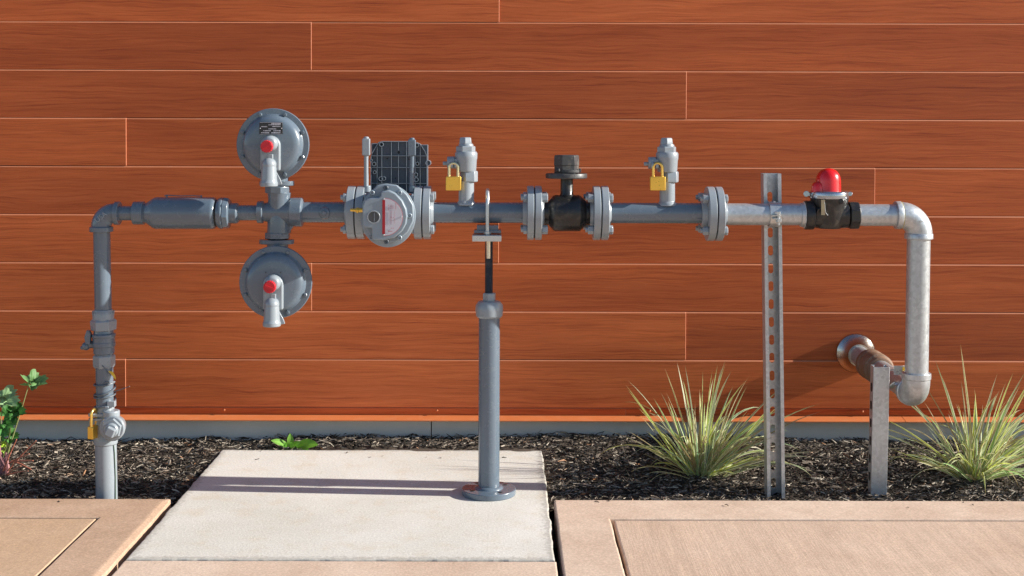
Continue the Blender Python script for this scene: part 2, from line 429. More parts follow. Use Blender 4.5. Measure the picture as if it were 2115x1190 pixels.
# front paving
mb = MB(); rough_edge_slab(mb, -.898, .122, -6.0, -.570, -.11, -.001, .0012, .005, .03, 11)
obj('pavement_border', mb, M_PAVE, kind='structure', smooth=False)
mb = MB(); mb.box((0, -13, -.06), (40, 14, .12)); obj('parking_lot', mb, M_BROOM, kind='structure', smooth=False)

# ------------------------------------------------------------------ mulch
def mulch_z(x, y):
    t = max(0, min(1, (y+.07)/.7))
    z = -.022+.030*t**1.5+.012*noise.noise(Vector((x*2.3, y*3, 1.7)))+.006*noise.noise(Vector((x*9, y*9, 4)))
    z += .010*t*math.sin(x*2.1+1)
    if -.93 < x < .15 and y < .62:
        dx = min(x+.93, .15-x); z -= .004*max(0, min(1, dx/.05))
    return z
mc = mat('bark_mulch'); g = N(mc)
geo = g.n('ShaderNodeNewGeometry'); rnd = geo.outputs['Random Per Island']
c1 = g.ramp(rnd, [(0, (.012, .009, .007)), (.30, (.030, .022, .016)), (.55, (.080, .060, .045)), (.82, (.24, .195, .155)), (.97, (.46, .40, .32)), (1, (.34, .15, .06))])
fn = g.noise(1, 4, .7, g.mapping(geo.outputs['Position'], (300, 300, 300)))
fr = g.ramp(fn.outputs[0], [(.3, (.5,)*3), (.7, (1.4,)*3)])
g.l(g.mix(1.0, c1.outputs[0], fr.outputs[0], 'MULTIPLY'), g.b.inputs['Base Color'])
g.b.inputs['Roughness'].default_value = .8; g.b.inputs['Specular IOR Level'].default_value = .3
npr = np.random.default_rng(4)
V = []; Fc = []
# undulating bed surface
nx, ny = 300, 46
X = np.linspace(-2.6, 2.6, nx); Y = np.linspace(YE-.0, WY+.005, ny)
grid = [(x, y, mulch_z(x, y)-.006) for y in Y for x in X]
V = list(grid)
def inpad(x, y, m=0): return -.896-m < x < .118+m and y < .504+m
quads = []
for j in range(ny-1):
    for i in range(nx-1):
        xm, ym = (X[i]+X[i+1])/2, (Y[j]+Y[j+1])/2
        if inpad(xm, ym, -.01): continue
        quads.append((j*nx+i, j*nx+i+1, (j+1)*nx+i+1, (j+1)*nx+i))
chips = []
NCH = 30000
V = np.array(V)
cv = []
cf = []
o = len(V)
cnt = 0
while cnt < NCH:
    x = npr.uniform(-1.85, 1.95); y = npr.uniform(YE+.004, WY-.004)
    spill = cnt < 26
    if spill:
        y = YE-abs(npr.normal(0, .03))-.004; x = npr.uniform(.16, 1.9) if npr.random() < .6 else npr.uniform(-1.6, -.95)
        if cnt < 9: x = npr.uniform(-.85, .09); y = npr.uniform(.36, .49)
    elif inpad(x, y, .004): continue
    L = npr.lognormal(math.log(.020), .45); L = min(L, .060); wd = npr.uniform(.0014, .0046)*(1+L*10); th = npr.uniform(.0008, .0024)
    yaw = npr.uniform(0, math.pi) if npr.random() < .45 else npr.normal(0, .5)
    pit = npr.normal(0, .28); rol = npr.uniform(0, 3.14)
    if inpad(x, y, L*.5) and not spill: 
        if npr.random() < .75: continue
    z = mulch_z(x, y)+npr.uniform(-.003, .006)
    if y < YE+.02: z -= .004; yaw = npr.normal(0, .3)
    if spill: L *= .5; z = .0055 if y < YE else .0012; pit = 0.0; yaw = npr.uniform(0, 3.1)
    R = Matrix.Rotation(yaw, 3, 'Z') @ Matrix.Rotation(pit, 3, 'Y') @ Matrix.Rotation(rol, 3, 'X')
    b = npr.normal(0, .10)*L; t0, t1 = npr.uniform(.15, .9, 2)
    loc = [(-L/2, wd/2*t0, 0), (-L/2*.92, -wd/2*t0, th*.3), (0, wd/2, b), (0, -wd/2, b), (L/2, wd/2*t1*.6, 0), (L/2*.9, -wd/2*t1, 0),
           (-L/2*.95, 0, th), (0, 0, th+b), (L/2*.95, 0, th*.9)]
    for q in loc:
        qq = R @ Vector(q); cv.append((qq.x+x, min(qq.y+y, WY-.001), qq.z+z))
    k = o+cnt*9
    cf += [(k, k+2, k+7, k+6), (k+2, k+4, k+8, k+7), (k+6, k+7, k+3, k+1), (k+7, k+8, k+5, k+3), (k, k+1, k+3, k+2), (k+2, k+3, k+5, k+4), (k, k+6, k+1), (k+4, k+5, k+8)]
    cnt += 1
me = bpy.data.meshes.new('mulch'); me.from_pydata(list(map(tuple, V))+cv, [], quads+cf); me.update(); me.materials.append(mc)
om = bpy.data.objects.new('mulch', me); COL.objects.link(om); om['kind'] = 'stuff'
om['label'] = 'dark shredded bark mulch filling the bed along the wall'; om['category'] = 'mulch'

# ------------------------------------------------------------------ gas pipe assembly
s0 = sc(0)
ASM = thing('gas_pipe_assembly', (at(222, 1033).x, 0, -.02), 'long grey and galvanised gas piping run with meter, regulators and valves, entering the wall', 'gas piping')
def xp(px, py=443, y=0.0): return at(px, py, y)
PZ = 439.5; PL = 442.5; PG = 442.5
AX = Vector((1, 0, 0)); UP = Vector((0, 0, 1)); FR = Vector((0, -1, 0))
def hl(name, prof_px, mat_=M_GREY, py=PZ, y=0.0, parent=ASM, seg=48, bevel=.0008, label=None, ph=0.0):
    """horizontal lathe along x, profile given in photo pixels (px, radius px)"""
    mb = MB(); x0 = prof_px[0][0]
    mb.lathe([((a-x0)*s0, r*s0) for a, r in prof_px], at(x0, py, y), AX, seg, ph)
    return obj(name, mb, mat_, parent, bevel=bevel, label=label)
def vl_mb(mb, prof_px, px, y=0.0, seg=48, ph=0.0):
    """vertical lathe; profile (py, radius px) from bottom to top"""
    y0 = prof_px[0][0]
    mb.lathe([((y0-a)*sc(y), r*sc(y)) for a, r in prof_px], at(px, y0, y), UP, seg, ph); return mb

# --- left riser (leans slightly)
def rx(py): return 222.5-(1033-py)*.0215
def rpt(py, y=0.0): return at(rx(py), py, y)
mb = MB(); mb.cyl(rpt(1060), rpt(908), 21.8*s0); obj('riser_pipe', mb, M_GREYL, ASM, bevel=.0006)
ax_r = (rpt(640)-rpt(1033)).normalized()
def rl(name, prof, m=M_GREY, seg=48, ph=0.0, parent=ASM, bevel=.0008, label=None):
    mb = MB(); p0 = prof[0][0]; mb.lathe([((p0-a)*s0, r*s0) for a, r in prof], rpt(p0), ax_r, seg, ph); return obj(name, mb, m, parent, bevel=bevel, label=label)
sv = rl('shutoff_valve', [(920, 22), (918, 24), (908, 24.5), (904, 23), (893, 22), (880, 22), (860, 19.5), (838, 18.2)], M_GREYL, label='grey lock wing shutoff valve low on the left riser')
fc = at(234, 886, -.035)
mb = MB(); mb.lathe([(-.034, .028), (-.006, .034), (0, .0355), (.006, .0355), (.0095, .032), (.0095, .031)], fc, FR, 40)
mb.lathe([(.009, .030), (.017, .028)], fc, FR, 6, .3); mb.lathe([(.017, .020), (.024, .020), (.028, .017)], fc+Vector((.002, 0, -.002)), FR, 40)
obj('valve_face', mb, M_GREYL, sv, bevel=.001)
mb = MB(); mb.lathe([(.026, .0175), (.040, .0165), (.042, .015)], fc+Vector((.004, 0, -.004)), FR, 4, .35); obj('square_plug', mb, M_GREYL, sv, bevel=.0015)
mb = MB(); tc = at(230, 852, -.022)
mb.lathe([(-.012, .020), (0, .0235), (.020, .0235), (.0225, .021)], at(231, 866, -.02), UP, 36)
mb.box(at(232, 836, -.02), (.021, .018, .016)); mb.box(at(224, 842, -.02), (.010, .024, .006))
obj('valve_core', mb, M_GREYL, sv, bevel=.0012)
mb = MB(); rot = Matrix.Rotation(rad(-3), 3, 'Y')
mb.box(at(207, 859, -.024), (.050, .019, .0075), rot); mb.box(at(206, 868, -.024), (.046, .018, .006), rot)
mb.lathe([(-.004, .0105), (.004, .0105)], at(192, 859, -.024), UP, 20); mb.lathe([(-.003, .010), (.003, .010)], at(192, 868, -.024), UP, 20)
obj('lock_wing', mb, M_GREYL, sv, bevel=.001)
rl('riser_pipe', [(842, 17.8), (752, 17.8)], M_GREY)
v1 = rl('ball_valve', [(762, 19), (757, 22.5), (737, 22.5), (734, 19)], M_GREYL, 6, .35, label='grey ball valve with upright lever on the left riser')
rl('valve_body', [(736, 18.5), (733, 19), (731, 21.5), (718, 21.5), (717, 23.5), (709, 23.5), (708, 22.8), (698, 22.8), (697, 24.3), (692, 24.3), (690, 20.5), (683, 19.5)], M_GREY, parent=v1)
mb = MB(); mb.cyl(at(206, 713, 0), at(182, 714, 0), .0115, .010, 20); mb.sphere(at(179, 717, -.002), .0125, (1, 1, .95), 18, 10)
mb.prism([at(181, 712, -.006), at(190, 712, -.006), at(191, 690, -.006), at(188, 684, -.006), at(183, 683, -.006), at(178, 698, -.006)], (0, -.014, 0))
mb.cyl(at(176, 720, -.002), at(168, 721, -.002), .006, .005, 14)
obj('lever', mb, M_GREY, v1, bevel=.001)
rl('hex_union', [(686, 19.5), (683, 25.5), (665, 27), (661, 23)], M_GREYL, 6, .2)
mb = MB(); vl_mb(mb, [(664, 21.5), (650, 22.0), (642, 19.5), (641, 17.5)], rx(655), seg=48)
for k in range(24):
    q = k*math.pi/12; c = rpt(648)+Vector((math.cos(q)*.0292, math.sin(q)*.0292, 0)); mb.box(c, (.0018, .0018, .010), Matrix.Rotation(q, 3, 'Z'))
obj('dielectric_insert', mb, M_GREYL, ASM)
rl('riser_pipe', [(646, 17.4), (470, 17.4)], M_GREY)
# elbow helper
def elbow(name, corner, din, dout, R, r, m, flare=1.28, band=.013, parent=ASM, label=None, rout=None):
    """elbow whose arc runs from corner-din*R to corner+dout*R"""
    corner = Vector(corner); din = Vector(din); dout = Vector(dout)
    c = corner-din*R+dout*R
    pts = [c-dout*R*math.cos(t)+din*R*math.sin(t) for t in [math.pi/2*i/14 for i in range(15)]]
    mb = MB(); mb.tube([pts[0]-din*.006]+pts+[pts[-1]+dout*.006], r*1.17, 40)
    mb.lathe([(-band, r*1.03), (-band, r*flare), (0, r*flare), (.002, r*1.2), (.003, r*1.1)], pts[0]-din*.002, din, 40)
    mb.lathe([(-band, r*1.03), (-band, r*flare), (0, r*flare), (.002, r*1.2), (.003, r*1.1)], pts[-1]+dout*.002, -dout, 40)
    return obj(name, mb, m, parent, bevel=.0012, label=label), pts
e1, ep = elbow('elbow', (rpt(443).x, 0, at(0, PL).z), (0, 0, 1), (1, 0, 0), 27*s0, 17.6*s0, M_GREY, 1.38)
def text_obj(name, txt, size, loc, rotz, m, parent, rot=None, depth=.0006):
    cu = bpy.data.curves.new(name, 'FONT'); cu.body = txt; cu.size = size; cu.extrude = depth; cu.align_x = 'CENTER'; cu.align_y = 'CENTER'
    to = bpy.data.objects.new('tmp', cu); COL.objects.link(to)
    dg = bpy.context.evaluated_depsgraph_get(); me = bpy.data.meshes.new_from_object(to.evaluated_get(dg))
    bpy.data.objects.remove(to); me.materials.clear(); me.materials.append(m)
    R = (rot if rot is not None else Matrix.Identity(3)) @ Matrix.Rotation(rad(90), 3, 'X') @ Matrix.Rotation(rotz, 3, 'Z')
    me.transform(R.to_4x4())
    o = bpy.data.objects.new(name, me); COL.objects.link(o); o.parent = parent
    o.location = Vector(loc)-ORG[parent.name]; ORG[o.name] = Vector(loc); return o
text_obj('embossed_lettering', 'USA', .020, at(209, 451, -.0280), rad(38), M_GREYL, e1, depth=.0012)
hl('horizontal_pipe', [(232, 15), (292, 15)], py=PL)
cc = hl('insulating_cylinder', [(276, 21), (277, 24), (298, 24), (299, 20), (303, 21), (317, 31), (321, 32.6), (324, 33), (327, 33), (438, 33), (441, 33), (445, 31.5), (447, 29)], py=442,
        label='fat grey insulated cylinder coupling near the left elbow')
hl('rubber_gap', [(446, 28), (452, 28)], M_DARK, py=442, parent=cc)
hl('union_nut', [(451, 30), (456, 32.5), (461, 32.5), (463, 31)], M_GREY, py=442, parent=cc)
hl('union_nut', [(462, 31), (464, 33.5), (474, 32), (476, 27)], M_GREY, py=442, parent=cc, seg=8, ph=.2)
mb = MB(); mb.tube([at(340, 407, 0), at(344, 405, 0), at(372, 406.5, .004), (at(400, 406, .003)), at(416, 407, 0)], .0014, 8)
mb.sphere(at(345, 407, 0), .003, seg=8, rings=6); mb.sphere(at(416, 407, 0), .003, seg=8, rings=6); obj('cylinder_wire', mb, M_GREY, cc)
hl('reducer', [(474, 21.5), (490, 21.5), (492, 20), (495, 17)], py=442)
hl('horizontal_pipe', [(494, 16), (540, 16)], py=441)
cr = hl('pipe_cross', [(532, 19), (533, 23), (544, 23.5), (546, 20), (548, 19.5), (560, 22), (580, 24), (600, 27.5), (602, 30), (624, 30.5), (627, 27), (628, 22)],
        label='grey cross fitting between the two regulators')
mb = MB(); cxp = 577
vl_mb(mb, [(482, 25), (470, 24.5), (455, 24), (445, 23)], cxp); vl_mb(mb, [(440, 22), (425, 23), (410, 23), (399, 24.5)], cxp)
mb.prism([at(560, 452, -.012), at(600, 455, -.012), at(620, 450, -.012), at(600, 478, -.012), at(585, 482, -.012)], (0, .024, 0))
mb.prism([at(590, 403, -.010), at(606, 416, -.010), at(612, 430, -.010), at(585, 432, -.010)], (0, .020, 0))
vl_mb(mb, [(400, 25.5), (399, 26.5), (387, 26.5), (386, 25.5)], cxp-3, seg=8, ph=.39); vl_mb(mb, [(494, 25.5), (493, 26.5), (482, 26.5), (481, 25.5)], cxp-3, seg=8, ph=.39)
obj('cross_neck', mb, M_GREY, cr, bevel=.001)
hl('horizontal_pipe', [(620, 21.5), (728, 21.5)])
mb = MB(); c = at(671, 441, -.026); mb.lathe([(-.008, .0185), (0, .017), (.006, .0145), (.008, .011)], c, FR, 32); mb.lathe([(.006, .0085), (.016, .0085)], c, FR, 4, .3)
obj('pipe_plug', mb, M_GREY, ASM, bevel=.001, label='round plug with square head on the pipe left of the meter')

# --- regulators
def regulator(cpx, cpy, up):
    y = -.070; C = at(cpx, cpy, y)
    mb = MB(); R = .0994
    mb.lathe([(-.040, .030), (-.034, .050), (-.020, .075), (-.010, .083), (-.008, R-.001), (-.006, R), (.004, R), (.006, R-.0015), (.0065, .084), (.010, .081), (.017, .079), (.024, .074), (.028, .067), (.0295, .058), (.0305, .030), (.031, .0)], C, FR, 72)
    reg = obj('pressure_regulator', mb, M_GREY, ASM, bevel=.0, ang=40)
    # back body and neck
    mb = MB(); mb.lathe([(.0, .034), (.055, .034), (.085, .031), (.097, .02)], C+Vector((0, .035, 0)), (0, 1, 0), 36)
    sgn = -1 if up else 1
    neck_end = at(574, 386 if up else 496, 0).z
    mb.cyl((at(574, 0, 0).x, 0, C.z), (at(574, 0, 0).x, 0, neck_end), .030, .030, 36)
    obj('regulator_body', mb, M_GREY, reg, bevel=.001)
    fz0, fz1 = (at(0, 384.5).z, at(0, 375).z) if up else (at(0, 505).z, at(0, 496).z)
    mb = MB(); mx = at(572, 0).x; pts = []
    for k in range(40):
        q = 2*math.pi*k/40; pts.append(Vector((mx+.049*math.copysign(abs(math.cos(q))**.8, math.cos(q)), .030*math.copysign(abs(math.sin(q))**1.1, math.sin(q)), fz0)))
    mb.prism(pts, (0, 0, fz1-fz0)); obj('mounting_flange', mb, M_GREY, reg, bevel=.0015)
    for k in range(8):
        q = math.pi/8+k*math.pi/4; b = C+Vector((math.cos(q)*.0885, 0, math.sin(q)*.0885))
        m2 = MB(); m2.lathe([(.004, .0075), (.0065, .0075), (.0066, .0058), (.011, .0056), (.012, .0045)], b, FR, 6, q*3)
        m2.box(b+Vector((0, -.0118, 0)), (.0009, .0012, .008), Matrix.Rotation(q*2, 3, 'Y'))
        obj('bolt', m2, M_GREY, reg)
    mb = MB(); pts = []
    top, bot, hw = .006, -.070, .027
    for k in range(17): q = math.pi*k/16; pts.append(C+Vector((math.cos(q)*hw+.000, -.029, top-.008+math.sin(q)*hw)))
    pts += [C+Vector((-hw, -.029, bot)), C+Vector((hw, -.029, bot))]
    mb.prism(pts, (0, -.018, 0))
    mb.lathe([(.030, .0215), (.060, .0205), (.066, .018), (.068, .014)], C+Vector((.001, 0, .004)), FR, 32)
    obj('spring_housing', mb, M_GREYL, reg, bevel=.006, seg=4)
    mb = MB(); cc_ = C+Vector((-.003, 0, -.004 if up else -.004))
    mb.lathe([(.064, .0150), (.084, .0160), (.086, .0150)], cc_, FR, 28)
    a = rad(25 if up else -22)
    mb.box(cc_+Vector((0, -.087, 0)), (.024, .004, .0045), Matrix.Rotation(-a, 3, 'Y'))
    for q in range(16):
        t = 2*math.pi*q/16; mb.box(cc_+Vector((math.cos(t)*.0158, -.075, math.sin(t)*.0158)), (.002, .018, .002), Matrix.Rotation(-t, 3, 'Y'))
    obj('red_cap', mb, M_REDCAP, reg, label='red plastic screw cap')
    mb = MB(); vc = C+Vector((.0, -.062, -.054))
    mb.cyl(C+Vector((0, -.028, -.052)), vc, .017, .0185, 28); mb.sphere(vc, .0195, seg=28, rings=16)
    mb.lathe([(0, .0185), (.010, .0200), (.038, .0215), (.045, .0225), (.047, .0240), (.056, .0240), (.058, .022), (.057, .017), (.045, .016)], vc, (0, 0, -1), 36)
    mb.prism([vc+Vector((.015, .006, -.012)), vc+Vector((.030, .006, -.040)), vc+Vector((.034, .006, -.052)), vc+Vector((.010, .006, -.056))], (0, .008, 0))
    mb.box(vc+Vector((.004, .004, .022)), (.012, .016, .014))
    obj('vent_elbow', mb, M_GREYL, reg, bevel=.0008)
    return reg, C
ru, CU = regulator(564, 300, True)
ru['label'] = 'upper disc shaped grey regulator with red cap and black nameplate'
rl_, CL = regulator(570.5, 584, False)
rl_['label'] = 'lower disc shaped grey regulator with red cap and no nameplate'
mb = MB(); npc = CU+Vector((.000, -.0322, .0445)); mb.box(npc, (.063, .0016, .033)); npl = obj('nameplate', mb, M_INKBLK, ru, bevel=.0004)
mb = MB(); r2 = random.Random(3)
def textline(x0, x1, z, h):
    x = x0
    while x < x1:
        wdt = r2.uniform(.0008, .0020); mb.box(npc+Vector((x, -.0011, z)), (wdt, .0006, h*r2.uniform(.7, 1))); x += wdt+r2.uniform(.0003, .0009)
textline(.002, .026, .0125, .0045); textline(-.006, .026, .0095, .002); textline(-.026, -.010, .0045, .003); textline(.004, .026, .0050, .003)
textline(-.006, .014, -.0015, .003); textline(-.020, .000, -.0065, .003); textline(.008, .026, -.0065, .003); textline(-.026, -.004, -.012, .0035); textline(.002, .026, -.012, .0035)
for a in (-.029, .029): mb.sphere(npc+Vector((a, -.001, 0)), .0014, seg=8, rings=6)
for z in (.0158, -.0158): mb.box(npc+Vector((0, -.001, z)), (.061, .0005, .0006))
obj('nameplate_print', mb, M_LABEL, npl)
for a in (-.022, .018):
    mb = MB(); mb.cyl(CL+Vector((a, -.0300, .030)), CL+Vector((a, -.0312, .030)), .0016, seg=10); obj('pin_hole', mb, M_DARK, rl_)

# --- flanges with bolts
def flange_pair(pxl, pxm, pxr, Rpx, name='flange', m=M_GREYL, hub_l=None, hub_r=None, label=None, nb=4, boltR=46, headl=True, headr=True, left_ext=12, right_ext=12):
    g_ = 1.1
    mb = MB(); xm = pxm
    mb.lathe([((pxl-pxl)*s0, Rpx*s0*.985), (1.2*s0, Rpx*s0), ((pxm-g_-pxl-1)*s0, Rpx*s0), ((pxm-g_-pxl)*s0, Rpx*s0*.985)], at(pxl, PZ), AX, 72)
    mb.lathe([(0, Rpx*s0*.985), (1*s0, Rpx*s0), ((pxr-pxm-g_-1.2)*s0, Rpx*s0), ((pxr-pxm-g_)*s0, Rpx*s0*.985)], at(pxm+g_, PZ), AX, 72)
    if hub_l: mb.lathe([(0, hub_l[1]*s0), ((pxl-hub_l[0])*s0, (hub_l[1]+4)*s0)], at(hub_l[0], PZ), AX, 48)
    if hub_r: mb.lathe([(0, (hub_r[1]+4)*s0), ((hub_r[0]-pxr)*s0, hub_r[1]*s0)], at(pxr, PZ), AX, 48)
    fl = obj(name, mb, m, ASM, bevel=.0012, label=label)
    mb = MB(); mb.lathe([(0, Rpx*s0*.93), (2.4*s0, Rpx*s0*.93)], at(pxm-1.2, PZ), AX, 48); obj('gasket', mb, M_DARK, fl)
    for k in range(nb):
        q = math.pi/4+k*math.pi/2
        dv = Vector((0, math.cos(q), math.sin(q)))*boltR*s0
        mb = MB(); a = at(pxl, PZ)+dv; b = at(pxr, PZ)+dv
        mb.cyl(a-AX*.010, b+AX*.010, .0065, seg=16)
        if headl: mb.hexa(a-AX*left_ext*s0, a, .0125, .3+k); mb.cyl(a-AX*(left_ext+5)*s0, a, .007, .007, 14)
        if headr: mb.hexa(b, b+AX*right_ext*s0, .0125, .5+k)
        obj('bolt', mb, M_GREYL, fl, bevel=.0004)
    return fl
flange_pair(720, 737.5, 755, 55, hub_l=(714, 27), label='flange joint at the left of the meter', left_ext=7, right_ext=5)
flange_pair(857, 874.5, 891, 55, hub_r=(897, 27), label='flange joint at the right of the meter', left_ext=4, right_ext=8)
hl('horizontal_pipe', [(889, 21.5), (1092, 21.5)])
flange_pair(1089, 1104, 1119, 56, label='flange joint at the left of the black valve', left_ext=8, right_ext=12, hub_l=(1080, 24), hub_r=(1124, 29))
flange_pair(1224.5, 1240, 1256, 56, label='flange joint at the right of the black valve', left_ext=12, right_ext=8, hub_r=(1262, 24), hub_l=(1218, 29))
hl('horizontal_pipe', [(1252, 21.5), (1460, 21.5)])
flange_pair(1459, 1475.5, 1491, 56, label='flange joint where grey pipe meets galvanised pipe', left_ext=12, right_ext=7, hub_l=(1448, 26), hub_r=(1500, 25)).location.z -= .0015

# --- meter
MC = at(806, 443, -.02)
mb = MB()
prof = [(-.052, .060), (-.046, .068), (-.02, .070), (.0, .072), (.030, .072), (.058, .074), (.060, .078), (.070, .078), (.072, .074)]
mb.lathe(prof, MC, FR, 72, 0, .97, 1.10)
mb.lathe([(0, .050), (.098, .050)], at(769.5, 443, 0), AX, 48)
meter = obj('gas_meter', mb, M_METER, ASM, bevel=.0015, label='rotary gas meter with round window and red striped label')
def zp5(x, y): return (680+x/4.575, 260+y/4.575)
YC = -.098
octp = [(455,562),(540,550),(640,562),(735,650),(795,750),(802,845),(798,905),(745,1010),(640,1098),(540,1112),(440,1095),(362,1005),(330,905),(326,760),(370,655)]
mb = MB(); mb.prism([at(*zp5(x, y), YC) for x, y in octp], (0, .016, 0)); obj('cover_plate', mb, M_METER, meter, bevel=.0035, seg=3)
for (bx, by) in [(538,588),(408,635),(668,635),(762,850),(668,1060),(543,1096),(402,1060)]:
    px, py = zp5(bx, by); c = at(px, py, YC)
    mb = MB(); mb.lathe([(0, .0068), (.004, .0068), (.0055, .0055), (.0055, .0036), (.003, .0034)], c, FR, 20); obj('cap_screw', mb, M_METER if by not in (588, 1096) else M_PANEL, meter)
fcp = [(492,625),(560,612),(625,640),(690,710),(728,790),(738,860),(728,930),(690,1000),(620,1060),(530,1085),(420,1082),(405,1065),(405,968),(332,965),(315,945),(315,770),(335,705),(395,685),(470,682),(488,665)]
mb = MB(); mb.prism([at(*zp5(x, y), -.128) for x, y in fcp], (0, .030, 0)); fcv = obj('front_cover', mb, M_METER, meter, bevel=.005, seg=3)
wc = at(*zp5(422, 865), -.1284)
mb = MB(); mb.lathe([(-.002, .0168), (.0012, .0178), (.0018, .0172), (.0018, .0150), (-.0005, .0148)], wc, FR, 40)
win = obj('index_window', mb, M_GREYL, meter)
mb = MB(); mb.cyl(wc+Vector((0, -.0004, 0)), wc+Vector((0, -.0008, 0)), .0149, seg=36); obj('window_glass', mb, mg, win)
mb = MB()
for k in range(7): mb.box(wc+Vector((.002, -.0010, .0105-k*.0035)), (.0024, .0004, .0018))
obj('index_digits', mb, M_METER, win)
lbp = [(520, 685)]+[(520+178*math.sin(t), 865-180*math.cos(t)) for t in [math.pi*k/24 for k in range(1, 24)]]+[(520, 1045)]
def scale_poly(P, f):
    cx, cy = 560, 865; return [(cx+(x-cx)*f, cy+(y-cy)*f) for x, y in P]
mb = MB(); mb.prism([at(*zp5(x, y), -.1288) for x, y in lbp], (0, .0012, 0)); lb = obj('label_border', mb, M_INK, meter)
mb = MB(); mb.prism([at(*zp5(x, y), -.1292) for x, y in scale_poly(lbp, .972)], (0, .0012, 0)); lb2 = obj('label_plate', mb, M_LABEL, meter)
mb = MB(); mb.box(at(*zp5(517, 865), -.1293), (26/4.575*sc(-.13), .001, 322/4.575*sc(-.13))); obj('red_stripe', mb, M_DARKRED, meter)
mb = MB()
for (x, y0, y1) in ((565, 750, 800), (585, 750, 790), (605, 760, 790), (630, 735, 790)):
    yy = y0
    while yy < y1: mb.box(at(*zp5(x, yy), -.1300), (.0016, .0004, .0009)); yy += 6
for (x, y) in ((588, 868), (608, 872), (590, 970), (608, 970)): mb.box(at(*zp5(x, y), -.1300), (.0014, .0004, .0024))
mb.box(at(*zp5(580, 1000), -.1300), (.0105, .0004, .0012)); mb.prism([at(*zp5(556, 1000), -.1301), at(*zp5(568, 993), -.1301), at(*zp5(568, 1007), -.1301)], (0, .0004, 0))
for x in (575, 590, 620): mb.box(at(*zp5(x, 865), -.1299), (.0003, .0003, .035))
obj('label_print', mb, M_INK, meter)
for (x, y) in ((518, 693), (518, 1034), (685, 862)):
    mb = MB(); mb.sphere(at(*zp5(x, y), -.130), .0022, (1, .5, 1), 10, 6); obj('label_rivet', mb, M_ZINC, meter)
mb = MB(); a = at(750, 435, -.10); b = at(735, 435, -.10); mb.cyl(a, b, .006, .006, 18); mb.hexa(at(741, 435, -.10), at(737, 435, -.10), .0085); mb.cyl(b, at(724, 434.5, -.10), .0045, .004, 14)
obj('brass_fitting', mb, M_BRASS, meter, bevel=.0004)
# volume corrector back panel
YP = .075
def pp(x, y, dy=0.0): return at(*zp5(x, y), YP+dy)
outl = [(398,300),(408,262),(445,200),(470,160),(500,150),(755,150),(830,160),(865,178),(905,240),(925,290),(925,640),(398,640)]
mb = MB(); mb.prism([pp(x, y) for x, y in outl], (0, .028, 0)); mb.prism([pp(x, y, .008) for x, y in [(403,170),(932,182),(932,640),(403,640)]], (0, .022, 0))
pan = obj('back_panel', mb, M_PANEL, meter, bevel=.001, label='dark ribbed rectangular panel standing behind the meter')
def rib(mb, x0, y0, x1, y1, w_=3.2):
    a, b = pp(x0, y0), pp(x1, y1); c = (a+b)/2; d = b-a; L = d.length; an = math.atan2(d.z, d.x)
    mb.box(c+Vector((0, -.0045, 0)), (L, .0105, w_/4.575*sc(YP)), Matrix.Rotation(-an, 3, 'Y'))
mb = MB()
for i in range(len(outl)-1): rib(mb, *outl[i], *outl[i+1], 6)
rib(mb, 398, 640, 398, 300, 6)
for x, y0, y1 in ((456,200,640),(500,205,640),(590,153,640),(657,153,235),(657,275,640),(733,153,640),(815,160,640),(862,178,640)): rib(mb, x, y0+1, x, y1, 3.6)
for y in (286, 395, 545): rib(mb, 401, y, 922, y, 4.2)
rib(mb, 405, 170, 455, 170, 5); rib(mb, 404, 170, 404, 290, 4); rib(mb, 880, 182, 930, 182, 5); rib(mb, 931, 182, 931, 560, 7)
obj('panel_rib', mb, M_RIB, pan)
for x, y, r, n in ((497,178,22,20),(830,185,20,20),(427,363,22,6),(433,440,18,6),(492,502,22,20),(520,500,22,6),(835,360,20,6),(822,463,22,6),(825,510,22,20),(938,352,26,24),(400,330,14,8)):
    mb = MB(); c = pp(x, y); rr = r/4.575*sc(YP); mb.lathe([(-.002, rr), (.011, rr), (.011, rr*.72), (-.001, rr*.70)], c, FR, n, .52); obj('panel_boss', mb, M_RIB, pan)
for x, y, r in ((658,253,13),(548,312,8),(755,316,8),(627,497,6),(427,363,10),(433,440,8),(497,178,9),(835,360,9)):
    mb = MB(); mb.cyl(pp(x, y, .0), pp(x, y, -.0006), r/4.575*sc(YP), seg=14); obj('panel_hole', mb, M_DARK, pan)
# test tap posts
for px, pyt in ((756.5, 283), (851, 285)):
    yy = -.012
    mb = MB(); mb.cyl(at(px, 392, yy), at(px, 320, yy), .0068, .0063, 20)
    mb.box(at(px, (pyt+4+322)/2, yy), (.0215, .019, (322-pyt-4)*s0)); mb.cyl(at(px, pyt+5, yy), at(px, pyt, yy), .008, .007, 16)
    mb.cyl(at(px+2, 398, yy), at(px+2, 384, yy), .0115, .0105, 20)
    obj('test_tap', mb, M_GREYL if px < 800 else M_GREY, meter, bevel=.0025, seg=3)

